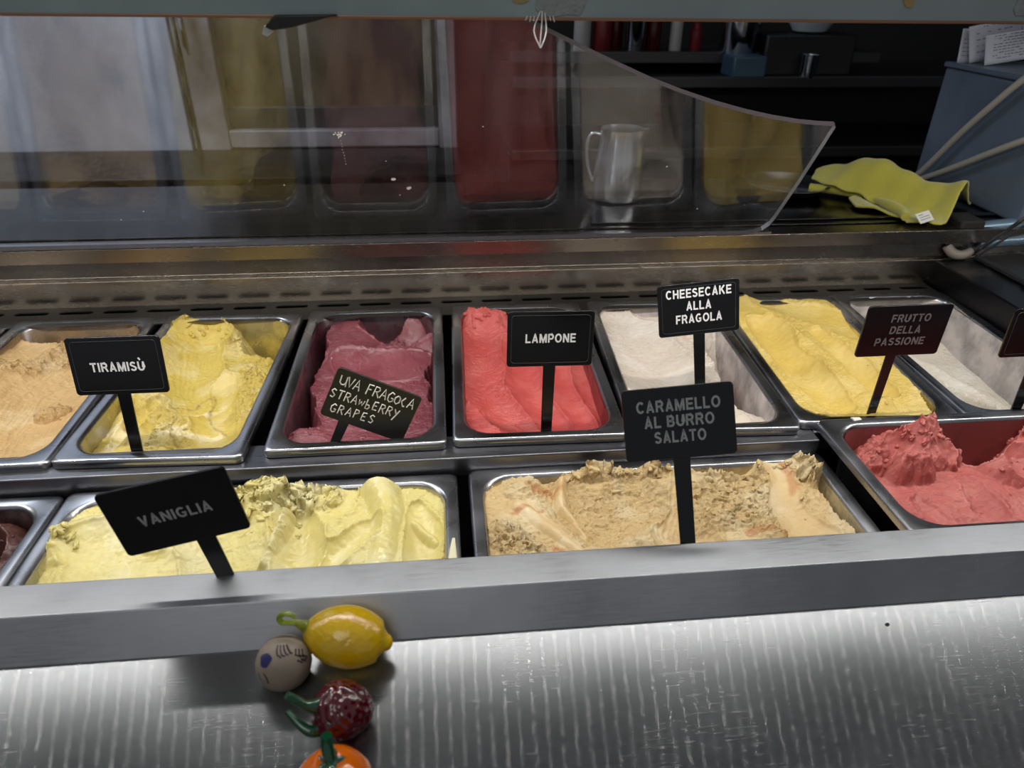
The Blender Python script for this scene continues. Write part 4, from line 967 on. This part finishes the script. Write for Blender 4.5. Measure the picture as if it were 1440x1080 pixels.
# towel: a folded, crumpled cloth
M_towel = mat('yellow_microfibre', (160, 152, 54), .95); P(M_towel, 'Sheen Weight').default_value = .3
bump(M_towel, noise(M_towel, 900, 2), .8, .0012)
def cloth(name, outline, zf, thick, m, parent=None, seed=1, n=70):
    """cloth with the plan outline (closed polygon in metres), height function zf(x, y)"""
    xs = [p[0] for p in outline]; ys = [p[1] for p in outline]; x0, x1, y0, y1 = min(xs), max(xs), min(ys), max(ys)
    def inside(x, y):
        c = False; j = len(outline)-1
        for i in range(len(outline)):
            xi, yi = outline[i]; xj, yj = outline[j]
            if (yi > y) != (yj > y) and x < (xj-xi)*(y-yi)/(yj-yi)+xi: c = not c
            j = i
        return c
    def snap(x, y):
        best = None
        for i in range(len(outline)):
            a, b = outline[i], outline[(i+1) % len(outline)]; dx, dy = b[0]-a[0], b[1]-a[1]; l2 = dx*dx+dy*dy
            t = max(0, min(1, ((x-a[0])*dx+(y-a[1])*dy)/l2)); qx, qy = a[0]+dx*t, a[1]+dy*t; d = math.hypot(x-qx, y-qy)
            if best is None or d < best[0]: best = (d, qx, qy)
        return best
    idx, V, F = {}, [], []
    hx, hy = (x1-x0)/n, (y1-y0)/n
    for i in range(n+1):
        for j in range(n+1):
            x, y = x0+i*hx, y0+j*hy; ins = inside(x, y); b = snap(x, y)
            if not ins and b[0] > max(hx, hy)*.9: continue
            if not ins: x, y = b[1], b[2]
            idx[i, j] = len(V); V.append((x, y, zf(x, y)))
    for i in range(n):
        for j in range(n):
            k = [(i, j), (i+1, j), (i+1, j+1), (i, j+1)]
            if all(q in idx for q in k): F.append(tuple(idx[q] for q in k))
    o = mesh(name, V, F, m, parent, ang=80); so = o.modifiers.new('thickness', 'SOLIDIFY'); so.thickness = thick; so.offset = 1
    bv = o.modifiers.new('soft', 'SUBSURF'); bv.levels = 1; bv.render_levels = 1
    return o
tw = empty('cleaning_cloth', (0, 0, 0)); tag(tw, 'yellow-green folded microfibre cloth lying on the dark rear worktop', 'cloth')
def zt(x, y):
    r1 = math.exp(-(((x-.60)*.55+(y-1.02)*.84)/.022)**2)*.017*max(0, 1-abs(x-.62)/.10)
    r2 = math.exp(-(((x-.665)*.80+(y-.98)*.60)/.026)**2)*.030
    r3 = math.exp(-(((x-.74)*.9-(y-.96)*.45)/.020)**2)*.016
    r4 = .026*math.exp(-((x-.665)**2+(y-1.035)**2)/.0016)
    return ZW+.003+r1+r2+r3+r4+.0025*math.sin(x*95+y*40)+.0015*math.sin(y*160-x*60)
cloth('upper_fold', [(.568, 1.050), (.585, 1.072), (.640, 1.075), (.668, 1.085), (.700, 1.050), (.745, 1.005), (.772, .985), (.768, .955), (.735, .925), (.700, .895), (.672, .867), (.655, .873), (.645, .905), (.632, .925), (.628, .955), (.612, .985), (.585, 1.015)], zt, .0032, M_towel, tw)
cloth('lower_fold', [(.600, .990), (.592, .955), (.615, .925), (.632, .905), (.628, .885), (.650, .880), (.690, .92), (.700, .98), (.66, 1.01)], lambda x, y: ZW+.0012+.007*math.exp(-((x-.61)/.012)**2)+.0015*math.sin(x*120), .003, M_towel, tw)
tube('rolled_edge', [(.628, .965, ZW+.010), (.630, .935, ZW+.012), (.635, .910, ZW+.010), (.630, .893, ZW+.008)], [.004, .0075, .0075, .006], M_towel, tw, smoothpts=2)
tube('rolled_edge', [(.566, 1.046, ZW+.008), (.600, 1.02, ZW+.010), (.622, .99, ZW+.009)], [.006, .0065, .005], M_towel, tw, smoothpts=2)
M_tagm = mat('white_label', (198, 196, 190), .7); M_print = mat('grey_print', (70, 70, 74), .7)
lab = box('care_tag', -.0125, .0125, -.0075, .0075, 0, .0008, M_tagm, tw); lab.location = (.6435, .8745, ZW+.013); lab.rotation_euler = (R(42), R(-6), R(20))
rg = random.Random(2)
for a in range(3):
    for b in range(6 if a else 3):
        q = box('print_mark', -.0012, .0008, -.0005, .0005, .0008, .001, M_print, lab); q.location = (-.008+b*.0031, .004-a*.0035, 0)
# dented blue grey box with papers and cables
M_box = steel('painted_box', (104, 117, 134), .42, .14); P(M_box, 'Metallic').default_value = .45
bump(M_box, noise(M_box, 18, 5), .25, .002)
bb = empty('blue_grey_box', (.78, .93, ZW)); tag(bb, 'dull blue-grey metal box on the rear worktop right of the cloth', 'box')
o = box('box_body', 0, .30, -.06, .186, 0, .170, M_box, bb, b=.004)
o = box('lid', -.002, .302, -.062, .190, .1705, .178, M_box, bb, b=.002)
M_paper = mat('receipt_paper', (176, 178, 188), .8); M_blueink = mat('blue_ink', (52, 66, 120), .7); M_inkg = mat('faded_print', (92, 92, 100), .7)
def paper(label, loc, rot, w_, h_, rows, seed, ink, stamp=False):
    t = empty('paper_slip', loc, rot); tag(t, label, 'paper', 'paper slips on the blue-grey box')
    V, F = [], []
    for j in range(9):
        for i in range(13): V.append((w_*i/12, .006*math.sin(i*.5+seed)*j/8, h_*j/8))
    for j in range(8):
        for i in range(12): F.append((j*13+i, j*13+i+1, (j+1)*13+i+1, (j+1)*13+i))
    sh_ = mesh('sheet', V, F, M_paper, t); s_ = sh_.modifiers.new('thickness', 'SOLIDIFY'); s_.thickness = .0004
    rg = random.Random(seed); bm = bmesh.new()
    for r_ in range(rows):
        x = w_*.08; z = h_*(.92-.84*r_/rows)
        while x < w_*.9:
            l = rg.uniform(.002, .007); y = .006*math.sin(x/w_*12*.5+seed)*(z/h_)-.0008
            if rg.random() < .8:
                vs = [bm.verts.new(p) for p in ((x, y, z), (x+l, y, z), (x+l, y, z+.0009), (x, y, z+.0009))]; bm.faces.new(vs)
            x += l+.0015
    me = bpy.data.meshes.new('print'); bm.to_mesh(me); bm.free(); pr = link('print', me, ink, t); pr['kind'] = 'stuff'
    if stamp:
        c = (w_*.5, -.003, h_*.62); tube('stamp_ring', [(c[0]+.010*math.cos(a*.5236), c[1], c[2]+.0085*math.sin(a*.5236)) for a in range(12)], .0004, M_blueink, t, res=5, closed=True)
        for dx in (-.003, 0, .003): tube('stamp_stroke', [(c[0]+dx-.001, c[1], c[2]-.004), (c[0]+dx+.0015, c[1], c[2]+.004)], .0004, M_blueink, t, res=5)
ZB = ZW+.178
paper('rearmost pale paper slip standing on the box by its left corner', (.786, 1.102, ZB), (R(-4), 0, 0), .055, .046, 7, 1, M_inkg)
paper('large white paper slip with a round stamp leaning on the box', (.796, 1.088, ZB+.0005), (R(-6), R(-12), 0), .13, .050, 5, 2, M_blueink, True)
paper('front greyish paper receipt with printed lines on the box', (.800, 1.060, ZB+.0005), (R(-10), R(-9), R(-4)), .13, .040, 9, 3, M_inkg)
M_cab1 = mat('grey_cable', (150, 146, 138), .5)
c1 = tube('cable', [(.765, 1.098, ZW+.005), (.765, 1.074, .1054), (.765, 1.0215, .1688), (.765, .9737, .2171), (.765, .9327, .2569), (.768, .880, .300)], .0046, M_cab1, smoothpts=3); tag(c1, 'upper grey cable rising steeply in front of the blue-grey box', 'cable', 'grey cables by the box')
c2 = tube('cable', [(.764, 1.085, ZW+.005), (.764, 1.050, .1017), (.765, 1.0005, .1284), (.765, .9441, .1603), (.766, .8956, .1865), (.770, .84, .216)], .0046, M_cab1, smoothpts=3); tag(c2, 'lower grey cable sweeping across the blue-grey box', 'cable', 'grey cables by the box')
